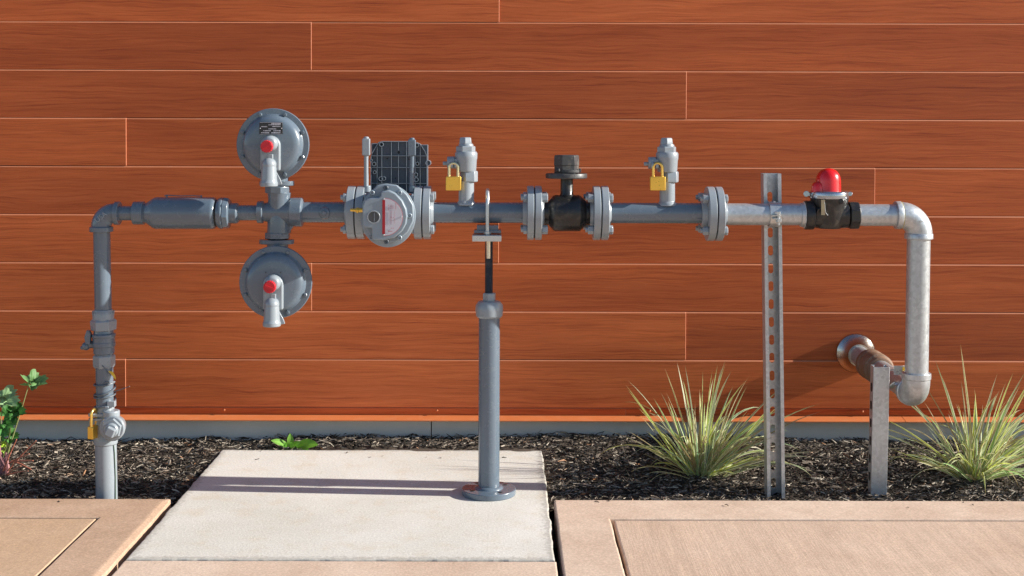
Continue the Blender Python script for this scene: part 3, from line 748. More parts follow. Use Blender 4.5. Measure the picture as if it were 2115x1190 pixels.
# --- small locked tap valves on stubs
def tap_valve(px, dy=0, label=''):
    mb = MB(); vl_mb(mb, [(424, 20), (421, 20), (418, 18.5), (415, 16), (374, 15.8)], px+.5)
    t = obj('tap_valve', mb, M_GREYL, ASM, bevel=.0008, label=label)
    mb = MB(); vl_mb(mb, [(377, 15), (375, 18.5), (356, 18.5), (353, 17)], px+6, seg=6, ph=.15)
    vl_mb(mb, [(355, 19), (350, 21), (331, 22), (328, 23), (317, 23.3), (313, 21)], px); vl_mb(mb, [(315, 19), (313, 20.5), (304, 20.5), (302, 19)], px-1, seg=6, ph=.2)
    vl_mb(mb, [(304, 15.5), (300, 15.5), (297, 14)], px-.5, seg=32)
    obj('valve_body', mb, M_GREYL, t, bevel=.0012)
    mb = MB(); vl_mb(mb, [(299, 13), (297, 14.5), (286, 13), (284, 11.5)], px-1.5, seg=6, ph=.5); obj('plug', mb, M_GREYL, t, bevel=.0012)
    mb = MB(); mb.cyl(at(px-20, 337, 0), at(px-26, 337, 0), .0165, seg=28); mb.cyl(at(px-24, 336, -.002), at(px-39, 336, -.002), .0175, .0165, 28); mb.cyl(at(px-37, 338, -.002), at(px-48, 338, -.002), .0055, seg=14)
    for q in (-30, -21):
        mb.lathe([(-.0042, .0085), (-.003, .0095), (.003, .0095), (.0042, .0085)], at(px+q, 341, -.018), AX, 20); mb.box(at(px+q, 337, -.008), (.008, .020, .022))
    obj('lock_wing', mb, M_GREYL, t, bevel=.0008)
    return t
tap_valve(963, label='small upright tap valve with a padlock, right of the meter')
tap_valve(1378, label='small upright tap valve with a padlock, right of the black valve')

# --- black plug valve
bv = hl('plug_valve', [(1119, 29), (1122, 24), (1134, 25), (1138, 30), (1143, 36), (1147, 37.5), (1196, 37.5), (1199, 36), (1206, 30), (1210, 25), (1219, 24), (1222, 29)], M_BLACK, py=440,
        label='black flanged valve with square hex operating nut')
mb = MB(); vl_mb(mb, [(408, 19), (403, 15), (400, 13.2), (362, 12.8)], 1171); obj('valve_neck', mb, M_BLACK, bv, bevel=.001)
mb = MB(); vl_mb(mb, [(368, 42), (366.5, 43), (360, 43), (358, 42)], 1170); obj('stop_plate', mb, M_BLACKW, bv, bevel=.0006)
mb = MB(); vl_mb(mb, [(359, 26), (342, 25.5), (341, 26.5), (322, 26), (320, 24)], 1170.5, seg=6, ph=.12); vl_mb(mb, [(356, 26.8), (350, 26.8)], 1172, seg=24)
mb.box(at(1198, 352, -.01), (.006, .012, .012)); mb.cyl(at(1152, 349, -.036), at(1154, 353, -.030), .005, seg=10)
obj('operating_nut', mb, M_BLACKW, bv, bevel=.0015)

# --- galvanised run, relief valve
hl('galvanised_pipe', [(1495, 22.5), (1660, 22.5)], M_GALV, py=441.5, label='galvanised pipe')
cv_ = hl('pipe_collar', [(1653, 24.5), (1660, 25.5), (1661, 28)], M_GALV, py=442.5)
rv = hl('relief_valve', [(1661, 26), (1663, 30), (1679, 30), (1681, 26), (1690, 26.5), (1740, 26.5), (1750, 26)], M_BLACK, py=443, seg=40,
        label='black threaded regulator valve with shiny red dome cap')
mb = MB(); mb.lathe([(0, 26.5*s0), (1.5*s0, 29.5*s0), (19*s0, 29.5*s0), (21*s0, 27*s0)], at(1752, 443), AX, 8, .39); obj('valve_collar', mb, M_BLACK, rv, bevel=.0012)
mb = MB(); mb.lathe([(0, 29.8*s0), (16*s0, 29.8*s0), (17*s0, 28*s0)], at(1663, 443), AX, 8, .39)
obj('valve_collar', mb, M_BLACK, rv, bevel=.0012)
mb = MB(); vl_mb(mb, [(470, 24), (452, 30), (440, 33), (428, 34.5), (414, 38), (407, 39.5)], 1713, seg=40)
mb.prism([at(1682, 452, -.030), at(1690, 430, -.046), at(1738, 418, -.040), at(1740, 440, -.034), at(1722, 455, -.038)], (0, .03, 0))
mb.cyl(at(1738, 414, -.035), at(1738, 414, -.052), .009, .008, 6); mb.cyl(at(1720, 413, -.040), at(1720, 413, -.052), .006, .005, 8)
obj('valve_bonnet', mb, M_BLACK, rv, bevel=.002)
mb = MB(); vl_mb(mb, [(409, 38), (407.5, 40.5), (404, 41), (398, 41), (395, 40), (393, 37)], 1712, seg=64)
for px in (1666, 1756): mb.cyl(at(px, 399, -.012), at(px, 399, .004), .0085 if px < 1700 else .0065, seg=18); mb.box(at(px+(5 if px < 1700 else -5), 400, -.004), (.012, .012, .010))
cl = obj('clamp_ring', mb, metal('clamp_ring_steel', (.42, .45, .50), .16, .9, 0, .03, .1), rv, bevel=.001)
mb = MB(); r2 = random.Random(11)
for row, (a0, a1) in enumerate(((-58, 5), (-55, -15), (-55, -15))):
    a = a0
    while a < a1:
        q = rad(a); mb.box(Vector((at(1712, 0).x+math.sin(q)*.0556, -math.cos(q)*.0556, at(0, 397.5+row*3.6).z)), (.0016*r2.uniform(.5, 1), .0006, .0014), Matrix.Rotation(q, 3, 'Z')); a += r2.uniform(2.0, 3.6)
obj('ring_print', mb, M_LABEL, cl)
mb = MB(); vl_mb(mb, [(396, 26.3), (394, 25.8), (372, 25.5), (364, 24.3), (357, 21.5), (351, 16.5), (347.5, 10), (346, 4), (345.7, 0)], 1711, seg=64)
vl_mb(mb, [(396, 13.5), (384, 12.5), (378, 10.5), (375, 7), (373.5, 3), (373, 0)], 1689, y=-.012, seg=36); vl_mb(mb, [(396, 33), (394.5, 33), (393.6, 32)], 1712)
obj('red_dome', mb, M_RED, rv, bevel=.001, ang=50, label='glossy red dome cap with a small side lobe')
mb = MB(); mb.box(at(1700.5, 427, -.052), (.0105, .0012, .042)); obj('metal_tag', mb, M_GOLDTAG, rv)
mb = MB(); pts = [at(1702, 411, -.050), at(1704, 420, -.054), at(1704.5, 430, -.054), at(1706, 438, -.053), at(1710, 443, -.050)]
for k in range(18):
    t = k/17*4; i = min(3, int(t)); mb.sphere(pts[i].lerp(pts[i+1], t-i), .0013, seg=8, rings=5)
obj('bead_chain', mb, M_ZINC, rv)
text_obj('embossed_number', '2', .012, at(1717, 446.5, -.0395), 0, M_BLACKW, rv, depth=.001)
hl('galvanised_pipe', [(1768, 22.5), (1870, 22.5)], M_GALV, py=PG, label='galvanised pipe')
RXP = 1898
rg = 23.2*s0
e2, _ = elbow('elbow', (at(RXP, 0).x, 0, at(0, PG).z), (1, 0, 0), (0, 0, -1), .050, rg, M_GALV, 1.24, .014, label='galvanised upper right elbow')
text_obj('embossed_number', '2', .011, at(1903, 455, -.0375), rad(70), M_GALV, e2, depth=.001)
mb = MB(); mb.lathe([(0, rg*1.2), (.004, rg*1.2)], at(1859, PG), AX, 36); obj('thread_sealant', mb, paint('thread_sealant_tan', (.42, .36, .12), .6), e2)
LZ = .291
xr = at(RXP, 0).x
mb = MB(); mb.cyl((xr, 0, at(0, 486).z), (xr-.005, 0, LZ+.04), rg*1.01); obj('drop_pipe', mb, M_GALV, ASM, bevel=.0008, label='galvanised drop pipe')
e3, _ = elbow('elbow', (xr-.006, 0, LZ-.012), (0, 0, -1), (0, 1, 0), .045, rg*1.03, M_GALV, 1.24, .015, label='galvanised lower right elbow')
xw = xr-.006
mb = MB(); mb.cyl((xw, .04, LZ-.012), (xw, WY-.01, LZ-.004), rg); wp = obj('wall_pipe', mb, M_GALV, ASM, bevel=.0008, label='galvanised pipe into the wall')
mb = MB(); mb.lathe([(0, .0345), (.002, .040), (.016, .0415), (.020, .0435), (.022, .0465), (.060, .0475), (.062, .0455), (.092, .0455), (.094, .0475), (.118, .0475), (.124, .044), (.130, .036)], (xw, .345, LZ-.008), (0, 1, 0), 48)
obj('dielectric_union', mb, M_COUPL, ASM, bevel=.0012, label='brown wrapped coupling next to the wall')
mb = MB(); mb.lathe([(0, .036), (.004, .037), (.020, .045), (.034, .056), (.040, .062), (.0425, .064), (.044, .064)], (xw, WY-.045, LZ-.004), (0, 1, 0), 56)
esc = obj('wall_escutcheon', mb, M_CHROME, ASM, ang=60, label='shiny round escutcheon against the wall')

# ------------------------------------------------------------------ padlocks
def padlock_mb(c, bw, bh, dep, sh, rr=.0042, sw_=.0245):
    """c = top centre of body"""
    b = MB(); b.box(c-Vector((0, 0, bh/2)), (bw, dep, bh))
    s_ = MB(); pts = [c+Vector((-sw_/2, 0, -.004)), c+Vector((-sw_/2, 0, sh-sw_/2))]
    for k in range(1, 12): q = math.pi-math.pi*k/12; pts.append(c+Vector((math.cos(q)*sw_/2, 0, sh-sw_/2+math.sin(q)*sw_/2)))
    pts += [c+Vector((sw_/2, 0, sh-sw_/2)), c+Vector((sw_/2, 0, -.004))]
    s_.tube(pts, rr, 14); return b, s_
def padlock(px, pyt, y, label, bw=.0425, bh=.0385, sh=.038, rotz=0, shm=M_SHACK):
    c = at(px, pyt, y); t = thing('padlock', c-Vector((0, 0, bh)), label, 'padlock', 'brass padlocks on the gas valves')
    b, s_ = padlock_mb(c, bw, bh, .0175, sh)
    if rotz:
        R = Matrix.Rotation(rotz, 3, 'Z')
        for q in (b, s_): q.v = [c+R @ (p_-c) for p_ in q.v]
    obj('lock_body', b, M_BRASS, t, bevel=.0022, seg=3); obj('shackle', s_, shm, t)
    return t
M_SHB = metal('brass_shackle', (.85, .55, .14), .25, .85)
padlock(937, 365, -.024, 'brass padlock with pale shackle hanging right of the meter and its ribbed panel', sh=.037)
padlock(1358.5, 364, -.024, 'brass padlock with golden shackle hanging right of the black valve', sh=.037, shm=M_SHB)
padlock(195, 881, -.030, 'brass padlock seen edge-on, hanging low on the left riser near the mulch', bw=.036, bh=.035, sh=.044, rotz=rad(75), shm=M_SHB)

# ------------------------------------------------------------------ tie wire
mb = MB()
pts = []
for k in range(110):
    t = k/109; q = t*2*math.pi*3.6+2.5; py = 838-46*t+(4*math.sin(q*.5)); c = rpt(py)
    pts.append(c+Vector((math.cos(q)*.0285, math.sin(q)*.0285, .004*math.sin(q+.5))))
pts += [rpt(790)+Vector((.01, -.03, .002))]
mb.tube(pts, .0024, 8)
mb.tube([at(236, 811, -.02), at(250, 807, -.03), at(269, 800, -.05)], [.0014, .0014, .0008], 8)
mb.tube([at(212, 757, -.028), at(222, 768, -.030), at(230, 777, -.030)], .0011, 6)
tw = obj('tie_wire', mb, M_WIRE); tw['label'] = 'dark tie wire coiled round the left riser with a loose end and a yellow tab'; tw['category'] = 'wire'
mb = MB(); mb.tube([at(226, 769, -.031), at(232, 772, -.032), at(237, 779, -.033), at(240, 785, -.032)], [.0018, .0042, .0036, .001], 8); obj('yellow_tab', mb, M_YEL, tw)
mb = MB(); mb.tube([rpt(912)+Vector((.026, -.016, 0)), rpt(935)+Vector((.0285, -.014, 0)), rpt(985)+Vector((.0290, -.012, 0)), rpt(1036)+Vector((.0285, -.014, 0))], .0014, 8)
gw = obj('tracer_wire', mb, M_GREENW); gw['label'] = 'thin green tracer wire running down the foot of the left riser'; gw['category'] = 'wire'

# ------------------------------------------------------------------ pipe support stand
ps = thing('pipe_support', at(1011, 1024, 0), 'grey adjustable floor stand with round base plate, holding the pipe over the pale slab', 'pipe support')
ps.location.z = 0; ORG[ps.name].z = 0; SX = 1011.5
bx = at(SX, 0).x
mb = MB(); mb.lathe([(0.0005, .0745), (.0015, .0755), (.0155, .0755), (.017, .074), (.0172, .040), (.021, .038), (.024, .034), (.0245, .030)], (bx, 0, 0), UP, 72)
base = obj('base_plate', mb, M_GREY, ps, bevel=.0008)
for k in range(4):
    q = rad(35)+k*math.pi/2; mb = MB(); mb.cyl((bx+math.cos(q)*.055, math.sin(q)*.055, .0171), (bx+math.cos(q)*.055, math.sin(q)*.055, .0176), .0068, seg=20); obj('bolt_hole', mb, M_DARK, base)
mb = MB(); vl_mb(mb, [(1012, 22), (655, 22)], SX); obj('stand_pipe', mb, M_GREY, ps)
mb = MB(); vl_mb(mb, [(656, 24), (652, 27.5), (640, 28.8), (630, 28), (623, 23), (621, 18)], SX); obj('reducer_cap', mb, M_GREYL, ps, bevel=.001)
mb = MB(); vl_mb(mb, [(622, 12.5), (621, 14), (607, 14), (605, 12.5)], SX, seg=6, ph=.35); obj('lock_nut', mb, M_GREYL, ps, bevel=.0008)
mb = MB(); pr = []
yy = 606
while yy > 494: pr += [(yy, 8.6), (yy-1.1, 7.6)]; yy -= 2.2
vl_mb(mb, pr, SX-1, seg=24); obj('threaded_rod', mb, M_ROD, ps, ang=80)
mb = MB(); mb.cyl(at(SX-2, 534, -.009), at(SX-2.5, 497, -.009), .0060, .0066, 20); obj('bare_rod_end', mb, M_ZINCY, ps)
mb = MB(); plz = at(0, 489).z
mb.box((at(1006, 0, -.055).x, -.022, plz), (.080, .082, .0165)); obj('saddle_plate', mb, M_ZINC, ps, bevel=.0012)
mb = MB(); mb.box((at(1008, 0, 0).x, 0, at(0, 471).z), (.060, .05, .018)); mb.box((at(1008, 0, 0).x, 0, at(0, 477).z), (.075, .065, .008)); obj('saddle', mb, M_GREY, ps, bevel=.001)
mb = MB(); ux = at(1007.5, 0).x; zc = at(0, 425).z; r_u = .036
pts = [Vector((ux, -r_u, plz+.004)), Vector((ux, -r_u, zc))]
for k in range(1, 14): q = math.pi*k/14; pts.append(Vector((ux, -r_u*math.cos(q), zc+.044*math.sin(q))))
pts += [Vector((ux, r_u, zc)), Vector((ux, r_u, plz+.004))]
mb.tube(pts, .0052, 16); mb.hexa((ux, -r_u, plz+.009), (ux, -r_u, plz+.018), .0098); mb.hexa((ux, r_u, plz+.009), (ux, r_u, plz+.018), .0098)
obj('u_bolt', mb, M_ZINC, ps)

# ------------------------------------------------------------------ strut channels
def strut(name, cx, cyfront, z0, z1, wid, dep, open_front, slots, slot_phase, label, yaw=0.0, cyc=None):
    """slotted channel; built with the open side toward -y"""
    t_ = .0026; lip = .0095
    hw = wid/2
    J = [(-hw, 0), (-hw+lip, 0), (-hw+lip, .008), (-hw+lip-t_, .008), (-hw+lip-t_, t_), (-hw+t_, t_), (-hw+t_, dep), (-hw, dep)]
    side = MB(); R = Matrix.Rotation(yaw, 3, 'Z')
    o_ = Vector((cx, cyfront, 0))
    def T(x, y, z): return o_+R @ Vector((x, y-dep/2, z))
    for sg in (1, -1):
        side.prism([T(a*sg, b, z0) for a, b in J], (0, 0, z1-z0))
    pitch = .0508; x0, x1 = -hw+t_+.0001, hw-t_-.0001; yb0, yb1 = dep-t_, dep
    z = z0-slot_phase
    while z < z1:
        a, b = max(z, z0), min(z+pitch, z1)
        cz = z+pitch/2
        sh, swd = .0286/2, .0143/2
        if slots and a == z and b == z+pitch:
            n = 24; inner = []; outer = []
            for k in range(n):
                q = 2*math.pi*(k+.5)/n; cxx, szz = math.cos(q), math.sin(q)
                ix = swd*cxx; iz = swd*szz+math.copysign(sh-swd, szz)
                m_ = max(abs(ix)/x1, abs(iz)/(pitch/2)); inner.append((ix, iz)); outer.append((ix/m_, iz/m_))
            # pull nearest outer samples to the corners
            for sx_, sz_ in ((1,1),(-1,1),(-1,-1),(1,-1)):
                kk = min(range(n), key=lambda k: (outer[k][0]-sx_*x1)**2+(outer[k][1]-sz_*pitch/2)**2); outer[kk] = (sx_*x1, sz_*pitch/2)
            vs = [T(u, yb0, cz+v) for u, v in outer]+[T(u, yb0, cz+v) for u, v in inner]+[T(u, yb1, cz+v) for u, v in outer]+[T(u, yb1, cz+v) for u, v in inner]
            fs = []
            for k in range(n):
                k2 = (k+1) % n; fs += [(k, k2, n+k2, n+k), (2*n+k, 3*n+k, 3*n+k2, 2*n+k2), (n+k, n+k2, 3*n+k2, 3*n+k)]
            side.add(vs, fs)
        else:
            side.add([T(x0, yb0, a), T(x1, yb0, a), T(x1, yb0, b), T(x0, yb0, b), T(x0, yb1, a), T(x1, yb1, a), T(x1, yb1, b), T(x0, yb1, b)], [(0,1,2,3), (5,4,7,6)])
        z += pitch
    return side
yst = .052
st = thing('strut_post', at(1592, 1018, yst), 'tall galvanised slotted strut channel post clamped behind the pipe, right of the left grass clump', 'strut post')
mbs = strut('s', at(1592.5, 0, yst).x, yst, -.05, at(0, 357, yst).z, .050, .041, True, True, .012, '')
# slight lean: shear x with height
zt_ = at(0, 357, yst).z
for v_ in mbs.v: v_.x += .0145*(1-(v_.z/zt_))*.9
ch = obj('slotted_channel', mbs, M_GALV, st, ang=30)
mb = MB(); cx_ = at(1599, 0).x
arc = []
for k in range(23):
    q = rad(160-k*10.0); arc.append((math.cos(q), math.sin(q)))
ro, ri = rg*1.12, rg*1.03; zc = at(0, 441.5).z
vs = []; 
for sx_ in (-.016, .016):
    for r_ in (ro, ri):
        for k in range(27):
            q = rad(100+k*9.2); vs.append(Vector((cx_+sx_, -math.sin(q-math.pi/2)*-r_*-1 if False else math.cos(q)*r_, zc+math.sin(q)*r_)))
n = 27; fs = []
for k in range(n-1):
    fs += [(k, k+1, 2*n+k+1, 2*n+k), (n+k, 3*n+k, 3*n+k+1, n+k+1), (k, n+k, n+k+1, k+1), (2*n+k, 2*n+k+1, 3*n+k+1, 3*n+k)]
mb.add(vs, fs); mb.tube([Vector((cx_, .030, zc+rg*.9)), Vector((cx_, .01, zc+rg*1.08)), Vector((cx_, -.008, zc+rg*1.07))], .004, 10)
mb.box(at(1603, 443.5, -.041), (.024, .014, .003)); mb.box(at(1605, 450.5, -.041), (.022, .014, .003))
pc = obj('pipe_clamp', mb, M_ZINC, st, bevel=.0005)
mb = MB(); mb.hexa(at(1607, 442, -.043), at(1607, 436, -.043), .0085); mb.hexa(at(1609, 451, -.043), at(1609, 458, -.043), .0085); mb.cyl(at(1609, 438, -.043), at(1609, 464, -.043), .0042, seg=14); obj('clamp_bolt', mb, M_ZINC, st)
y2 = .085
s2 = thing('short_strut_post', at(1817, 1003, y2), 'short galvanised strut channel stub standing in the mulch below the brown wall coupling', 'strut post')
mbs = strut('s', at(1817.5, 0, y2).x, y2, -.05, at(0, 754, y2).z, .0455, .041, False, True, .02, '', yaw=rad(180))
# solid channel back faces the camera: refill the slots on this piece and cut them on the left flank instead
mbs = MB()
cx2, zt2 = at(1819, 0, y2).x, at(0, 754, y2).z
hw, dp, tt = .0225, .041, .0026
front = [(-hw, -dp/2), (hw, -dp/2), (hw, dp/2), (hw-.009, dp/2), (hw-.009, dp/2-.007), (hw-.009+tt*.6, dp/2-.007), (hw-.009+tt*.6, dp/2-tt), (hw-tt, dp/2-tt), (hw-tt, -dp/2+tt),
         (-hw+tt, -dp/2+tt), (-hw+tt, dp/2-tt), (-hw+.009-tt*.6, dp/2-tt), (-hw+.009-tt*.6, dp/2-.007), (-hw+.009, dp/2-.007), (-hw+.009, dp/2), (-hw, dp/2)]
Ry = Matrix.Rotation(rad(-3), 3, 'Z')
mbs.prism([Vector((cx2, y2, -.05))+Ry @ Vector((a, b, 0)) for a, b in front], (0, 0, zt2+.05))
for v_ in mbs.v: v_.x += .007*(v_.z/zt2)-.007
c2 = obj('slotted_channel', mbs, M_GALV, s2, bevel=.0015)
z = .03
while z < zt2-.02:
    sl = [Vector((cx2-hw-.0003+.007*(z/zt2)-.007-.0012, y2+.007*math.cos(q), z+.011*math.copysign(1, math.sin(q))*.6+.006*math.sin(q))) for q in [2*math.pi*(k+.5)/16 for k in range(16)]]
    mb = MB(); mb.prism(sl, (.0012, 0, 0)); z += .0508; obj('channel_slot', mb, M_DARK, s2)
mb = MB(); mb.box(at(1852, 760, y2), (.046, .035, .004)); mb.box(at(1858, 763, y2-.018), (.030, .003, .026)); mb.tube([at(1842, 797, y2), at(1850, 790, y2-.03), at(1858, 790, y2-.02)], .006, 10)
obj('pipe_clamp', mb, M_ZINC, s2, bevel=.0005)
mb = MB(); mb.box(at(1869, 764, y2-.022), (.010, .002, .020)); obj('yellow_sticker', mb, M_YEL, s2)

# ------------------------------------------------------------------ plants
def leafmat(name, trans=.25, rough=.5):
    m = mat(name); g = N(m); a = g.n('ShaderNodeAttribute'); a.attribute_name = 'tint'
    nn = g.noise(60, 3, .6, g.pos()); r = g.ramp(nn.outputs[0], [(.3, (.85,)*3), (.7, (1.12,)*3)])
    c = g.mix(1.0, a.outputs['Color'], r.outputs[0], 'MULTIPLY')
    g.l(c, g.b.inputs['Base Color']); g.b.inputs['Roughness'].default_value = rough; g.b.inputs['Specular IOR Level'].default_value = .35
    tr = g.n('ShaderNodeBsdfTranslucent'); g.l(c, tr.inputs[0]); mx = g.n('ShaderNodeMixShader'); mx.inputs[0].default_value = trans
    g.l(g.b.outputs[0], mx.inputs[1]); g.l(tr.outputs[0], mx.inputs[2]); g.l(mx.outputs[0], g.t.nodes['Material Output'].inputs[0]); return m
M_BLADE = leafmat('variegated_blade', .35, .4); M_LEAF = leafmat('soft_leaf', .3, .55)
def colored(name, vs, fs, cols, m, parent, origin):
    me = bpy.data.meshes.new(name); me.from_pydata([tuple(Vector(v)-Vector(origin)) for v in vs], [], fs); me.update(); me.materials.append(m)
    at_ = me.color_attributes.new('tint', 'FLOAT_COLOR', 'POINT'); at_.data.foreach_set('color', [c for q in cols for c in (*q, 1)])
    me.polygons.foreach_set('use_smooth', [True]*len(me.polygons))
    o = bpy.data.objects.new(name, me); COL.objects.link(o); ORG[o.name] = Vector(origin)
    if parent is not None: o.parent = parent; o.location = Vector(origin)-ORG[parent.name]
    else: o.location = origin
    return o
def blade(vs, fs, cols, root, az, tilt, L, wd, droop, r, twist=0.0):
    n = 11; o = len(vs); p_ = Vector(root); th = tilt
    side0 = Vector((-math.sin(az), math.cos(az), 0))
    kind = r.random(); gcol = (.36+r.uniform(-.12,.10), .46+r.uniform(-.12,.08), .15+r.uniform(-.07,.08)); ccol = (.90, .89, .62)
    if kind < .12: gcol = (.42, .34, .17); ccol = (.55, .45, .25)
    elif kind < .3: gcol = (.50, .58, .07)
    for i in range(n+1):
        t = i/n; d = Vector((math.cos(az)*math.sin(th), math.sin(az)*math.sin(th), math.cos(th)))
        tw = twist*t+.6; sd = side0*math.cos(tw)+d.cross(side0)*math.sin(tw); nr = d.cross(sd)
        wdt = wd*(.75+.5*t if t < .4 else .95*(1-((t-.4)/.6)**2.2)+.05)
        tip = (t > .93)
        cg = (.40, .26, .10) if tip else gcol; cc3 = cg if tip else ccol
        vs += [p_-sd*wdt/2, p_-sd*wdt*.2+nr*wdt*.14, p_+sd*wdt*.2+nr*wdt*.14, p_+sd*wdt/2]; cols += [cc3, cg, cg, cc3]
        p_ = p_+d*(L/n); th += droop*(t**1.3)*1.9/n
        if p_.z < mulch_z(p_.x, p_.y)+.003: p_.z = mulch_z(p_.x, p_.y)+.003; th = min(th, math.pi/2)
    for i in range(n):
        for k in range(3): a = o+i*4+k; fs.append((a, a+1, a+5, a+4))
def grass(root, seed, nb, label, Lmax, bias, tall, extra=()):
    r = random.Random(seed); vs = []; fs = []; cols = []
    for k in range(nb):
        az = r.uniform(0, 2*math.pi)
        if r.random() < .35: az = bias+r.gauss(0, .6)
        u = r.random()**.7; tilt = .03+u*1.2; L = Lmax*r.uniform(.5, 1.22)*(1-.10*u)
        rt = Vector(root)+Vector((math.cos(az)*.034*u+r.gauss(0, .012), math.sin(az)*.028*u+r.gauss(0, .010), 0)); rt.z = mulch_z(rt.x, rt.y)-.005
        blade(vs, fs, cols, rt, az, tilt, L, r.uniform(.0040, .0085), r.choice((.2, .5, .8, 1.3, 1.9, 2.4)) if u > .3 else r.uniform(.1, .6), r, r.uniform(-1.2, 1.2))
    for (az, tilt, L, wd, dr) in tall:
        rt = Vector(root)+Vector((r.gauss(0, .012), r.gauss(0, .008), 0)); rt.z = mulch_z(rt.x, rt.y)
        blade(vs, fs, cols, rt, az, tilt, L, wd, dr, r, .3)
    t = thing('variegated_grass', (root[0], root[1], mulch_z(root[0], root[1])), label, 'ornamental grass', 'variegated grass clumps in the mulch')
    colored('foliage', vs, fs, cols, M_BLADE, t, root)
    for (dx, dy, dz, ax_, L) in extra:
        mb = MB(); b0 = Vector((root[0]+dx*.2, root[1]+dy*.2, .01)); e_ = Vector((root[0]+dx, root[1]+dy, dz)); mb.tube([b0, e_], .0014, 6)
        for q in range(46):
            f = q/46; c = b0.lerp(e_, .45+.55*f)+Vector((r.gauss(0, .0035), r.gauss(0, .0035), 0)); mb.sphere(c, .0022*r.uniform(.6, 1.2), seg=6, rings=4)
        obj('flower_spike', mb, M_SPIKE, t)
    return t
M_SPIKE = paint('dry_flower_spike', (.55, .42, .22), .8, .3, .2)
grass((.575, .225, 0), 21, 165, 'variegated grass clump left of the tall strut post', .30, .2,
      [(math.pi*.98, .28, .33, .006, .15), (math.pi, .12, .33, .005, .1), (0, .14, .33, .006, .05), (0, .02, .31, .004, .0), (math.pi, .62, .33, .005, .05), (.0, .45, .32, .006, .4), (-.1, .8, .33, .007, .5), (.2, .7, .36, .006, .45), (.1, 1.0, .40, .005, .5), (-.2, .9, .42, .005, .55), (-.9, 1.15, .13, .009, 1.2)],
      [(.012, -.02, .115, 0, 0), (.075, -.02, .10, 0, 0)])
grass((1.395, .245, 0), 33, 165, 'variegated grass clump at the right edge beside the drop pipe', .31, .1,
      [(math.pi, .12, .40, .007, .02), (math.pi, .28, .37, .006, .12), (0, .5, .37, .006, .1), (0, .3, .33, .006, .15), (math.pi, .5, .33, .005, .1), (math.pi, 1.0, .36, .006, .7), (math.pi+.3, 1.2, .36, .005, .8), (math.pi+.2, .9, .33, .007, .4), (-.6, 1.0, .28, .005, 1.8), (-2.2, .9, .26, .004, 2.2), (.0, .8, .36, .006, .3), (-.3, 1.0, .36, .005, .6)],
      [(-.03, -.02, .10, 0, 0), (.10, -.04, .12, 0, 0), (.09, -.06, .05, 0, 0)])
# geranium-like plant at the left edge
def lobed_leaf(vs, fs, cols, c, size, normal, up_, r, base, cup=.25, lobes=5):
    n_ = Vector(normal).normalized(); u = (Vector(up_)-n_*Vector(up_).dot(n_)).normalized(); v = n_.cross(u)
    o = len(vs); c = Vector(c); K = 44; rings = (0.0, .35, .7, 1.0)
    vs.append(c); cols.append(tuple(x*1.15 for x in base))
    for ri, rr in enumerate(rings[1:]):
        for k in range(K):
            q = -2.6+5.2*k/(K-1); lob = .60+.40*abs(math.cos(q*lobes/2.0*.97))**.8; ser = 1+.12*math.sin(q*23)
            R_ = size*rr*(lob*ser if rr > .5 else .9)*(1 if rr < 1 else 1)
            dv = u*math.cos(q)*R_+v*math.sin(q)*R_+n_*(cup*size*rr*rr*(1+.5*math.sin(q*lobes))+.03*size*math.sin(q*9)*rr)
            vs.append(c+dv); e_ = r.uniform(.8, 1.15); cols.append(tuple(x*e_ for x in base))
    for k in range(K-1): fs.append((o, o+1+k, o+2+k))
    for ri in range(2):
        a = o+1+ri*K
        for k in range(K-1): fs.append((a+k, a+k+1, a+K+k+1, a+K+k))
yp = .27
r = random.Random(5)
gp = thing('leafy_plant', at(8, 985, yp), 'green lobed leaf plant with pink stems at the left edge of the bed', 'plant')
vs, fs, cols = [], [], []
LEAVES = [((67, 797), .047, (.25, -.45, 1), (.8, 0, .5), (.10, .20, .07), .45), ((4, 832), .060, (.2, -.55, 1), (.5, -.3, .4), (.20, .32, .15), .3), ((20, 862), .042, (.1, -.9, .5), (.6, 0, .5), (.035, .12, .025), .3),
          ((34, 858), .040, (-.2, -.8, .8), (1, 0, .1), (.03, .11, .022), .3), ((6, 880), .045, (.1, -1, .5), (.3, 0, -.8), (.045, .15, .03), .2), ((22, 905), .030, (.2, -.8, .7), (1, 0, .2), (.06, .17, .035), .3),
          ((12, 925), .020, (0, -1, .6), (.5, 0, .6), (.30, .45, .04), .2), ((14, 932), .016, (0, -1, .6), (.8, 0, -.3), (.25, .42, .04), .2), ((-30, 850), .055, (0, -.5, 1), (-.5, 0, .5), (.08, .2, .05), .3), ((-45, 890), .05, (-.1, -.8, .8), (-.6, 0, .4), (.05, .16, .03), .3),
          ((2, 900), .03, (.1, -.9, .4), (.1, 0, .8), (.05, .15, .03), .3)]
for (pp_, sz, nn_, uu, cc_, cup) in LEAVES: lobed_leaf(vs, fs, cols, at(*pp_, yp+r.uniform(-.02, .03)), sz*.9, nn_, uu, r, tuple(1.5*q_ for q_ in cc_), cup)
colored('foliage', vs, fs, cols, M_LEAF, gp, at(10, 870, yp))
mb = MB()
for a, b_, c_ in (((8, 970), (45, 850), (60, 800)), ((5, 960), (22, 900), (26, 862)), ((0, 960), (2, 900), (6, 840)), ((12, 960), (18, 925), (24, 870)), ((-10, 960), (-25, 900), (-30, 855))):
    mb.tube([at(*a, yp), at(*b_, yp), at(*c_, yp)], [.0026, .0018, .0013], 8)
obj('leaf_stem', mb, paint('olive_stem', (.22, .24, .09), .5), gp)
mb = MB()
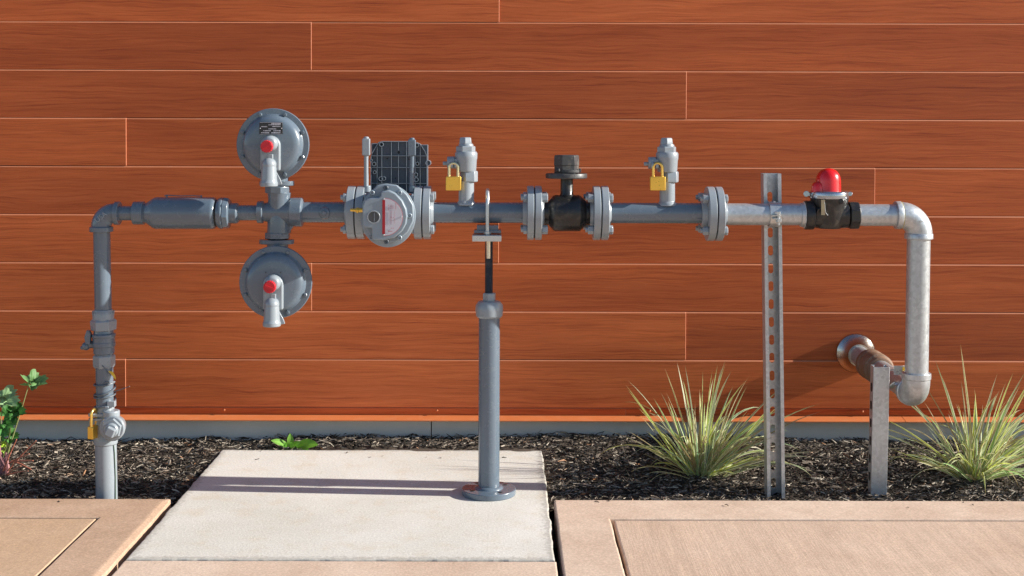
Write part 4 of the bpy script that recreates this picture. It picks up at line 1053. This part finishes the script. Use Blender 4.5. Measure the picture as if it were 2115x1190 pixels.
for a, c_ in (((8, 975), (36, 910)), ((18, 975), (76, 913)), ((20, 960), (62, 940)), ((26, 955), (66, 972)), ((22, 958), (70, 954)), ((12, 985), (45, 965)), ((15, 985), (60, 975))):
    mb.tube([at(*a, yp-.02), at((a[0]+c_[0])/2, (a[1]+c_[1])/2-2, yp-.035), at(*c_, yp-.05)], [.0024, .002, .0015], 8)
obj('pink_stem', mb, paint('pink_stem', (.50, .17, .10), .5, .3, .1, (.55, .35, .2)), gp)
mb = MB()
for k in range(16): 
    p0 = at(r.uniform(-14, 14), 990, yp); mb.tube([p0, p0+Vector((r.gauss(0, .01), -.01, .035)), p0+Vector((r.gauss(0, .02), -.01, .07+r.uniform(0, .03)))], [.006, .007, .003], 7)
obj('crown_stem', mb, paint('purple_stem', (.30, .13, .13), .6, .5, .3, (.5, .35, .28)), gp)
# small weed behind the slab
yw = .545
wd_ = thing('seedling', at(605, 925, yw), 'small bright green broadleaf seedling behind the pale concrete slab', 'weed')
vs, fs, cols = [], [], []
def simple_leaf(vs, fs, cols, base, tip, width, nrm, col):
    base, tip = Vector(base), Vector(tip); d = tip-base; n_ = Vector(nrm).normalized(); sd = d.cross(n_).normalized(); o = len(vs); K = 12
    for i in range(K+1):
        t = i/K; wv = width*math.sin(math.pi*min(1, t**.8))**.8*.5+.0003; c = base+d*t+n_*(.10*d.length*math.sin(math.pi*t))
        vs += [c-sd*wv+n_*wv*.18, c-sd*wv*.5+n_*.03*wv, c, c+sd*wv*.5+n_*.03*wv, c+sd*wv+n_*wv*.18]; e_ = 1+.12*math.sin(i*2.6)
        cols += [tuple(x*e_ for x in col), col, tuple(x*1.35 for x in col), col, tuple(x*e_ for x in col)]
    for i in range(K):
        for k in range(4): a = o+i*5+k; fs.append((a, a+1, a+6, a+5))
gc = (.17, .38, .035)
simple_leaf(vs, fs, cols, at(608, 925, yw), at(659, 920, yw-.035), .040, (.15, -.75, .75), gc)
simple_leaf(vs, fs, cols, at(600, 925, yw), at(561, 911, yw-.01), .024, (-.2, -.6, .8), (.22, .45, .08))
simple_leaf(vs, fs, cols, at(602, 924, yw), at(601, 896, yw), .021, (.1, -1, .3), (.20, .42, .06))
simple_leaf(vs, fs, cols, at(600, 929, yw-.01), at(588, 916, yw-.02), .022, (-.2, -.9, .6), (.12, .33, .03)); simple_leaf(vs, fs, cols, at(604, 929, yw-.01), at(622, 913, yw-.02), .022, (.2, -.9, .6), (.15, .36, .03))
simple_leaf(vs, fs, cols, at(600, 930, yw-.02), at(605, 914, yw-.02), .024, (0, -.9, .6), (.16, .38, .03))
simple_leaf(vs, fs, cols, at(610, 930, yw-.01), at(640, 932, yw-.045), .022, (.1, -.6, .9), (.14, .34, .03))
colored('foliage', vs, fs, cols, M_LEAF, wd_, at(605, 925, yw))
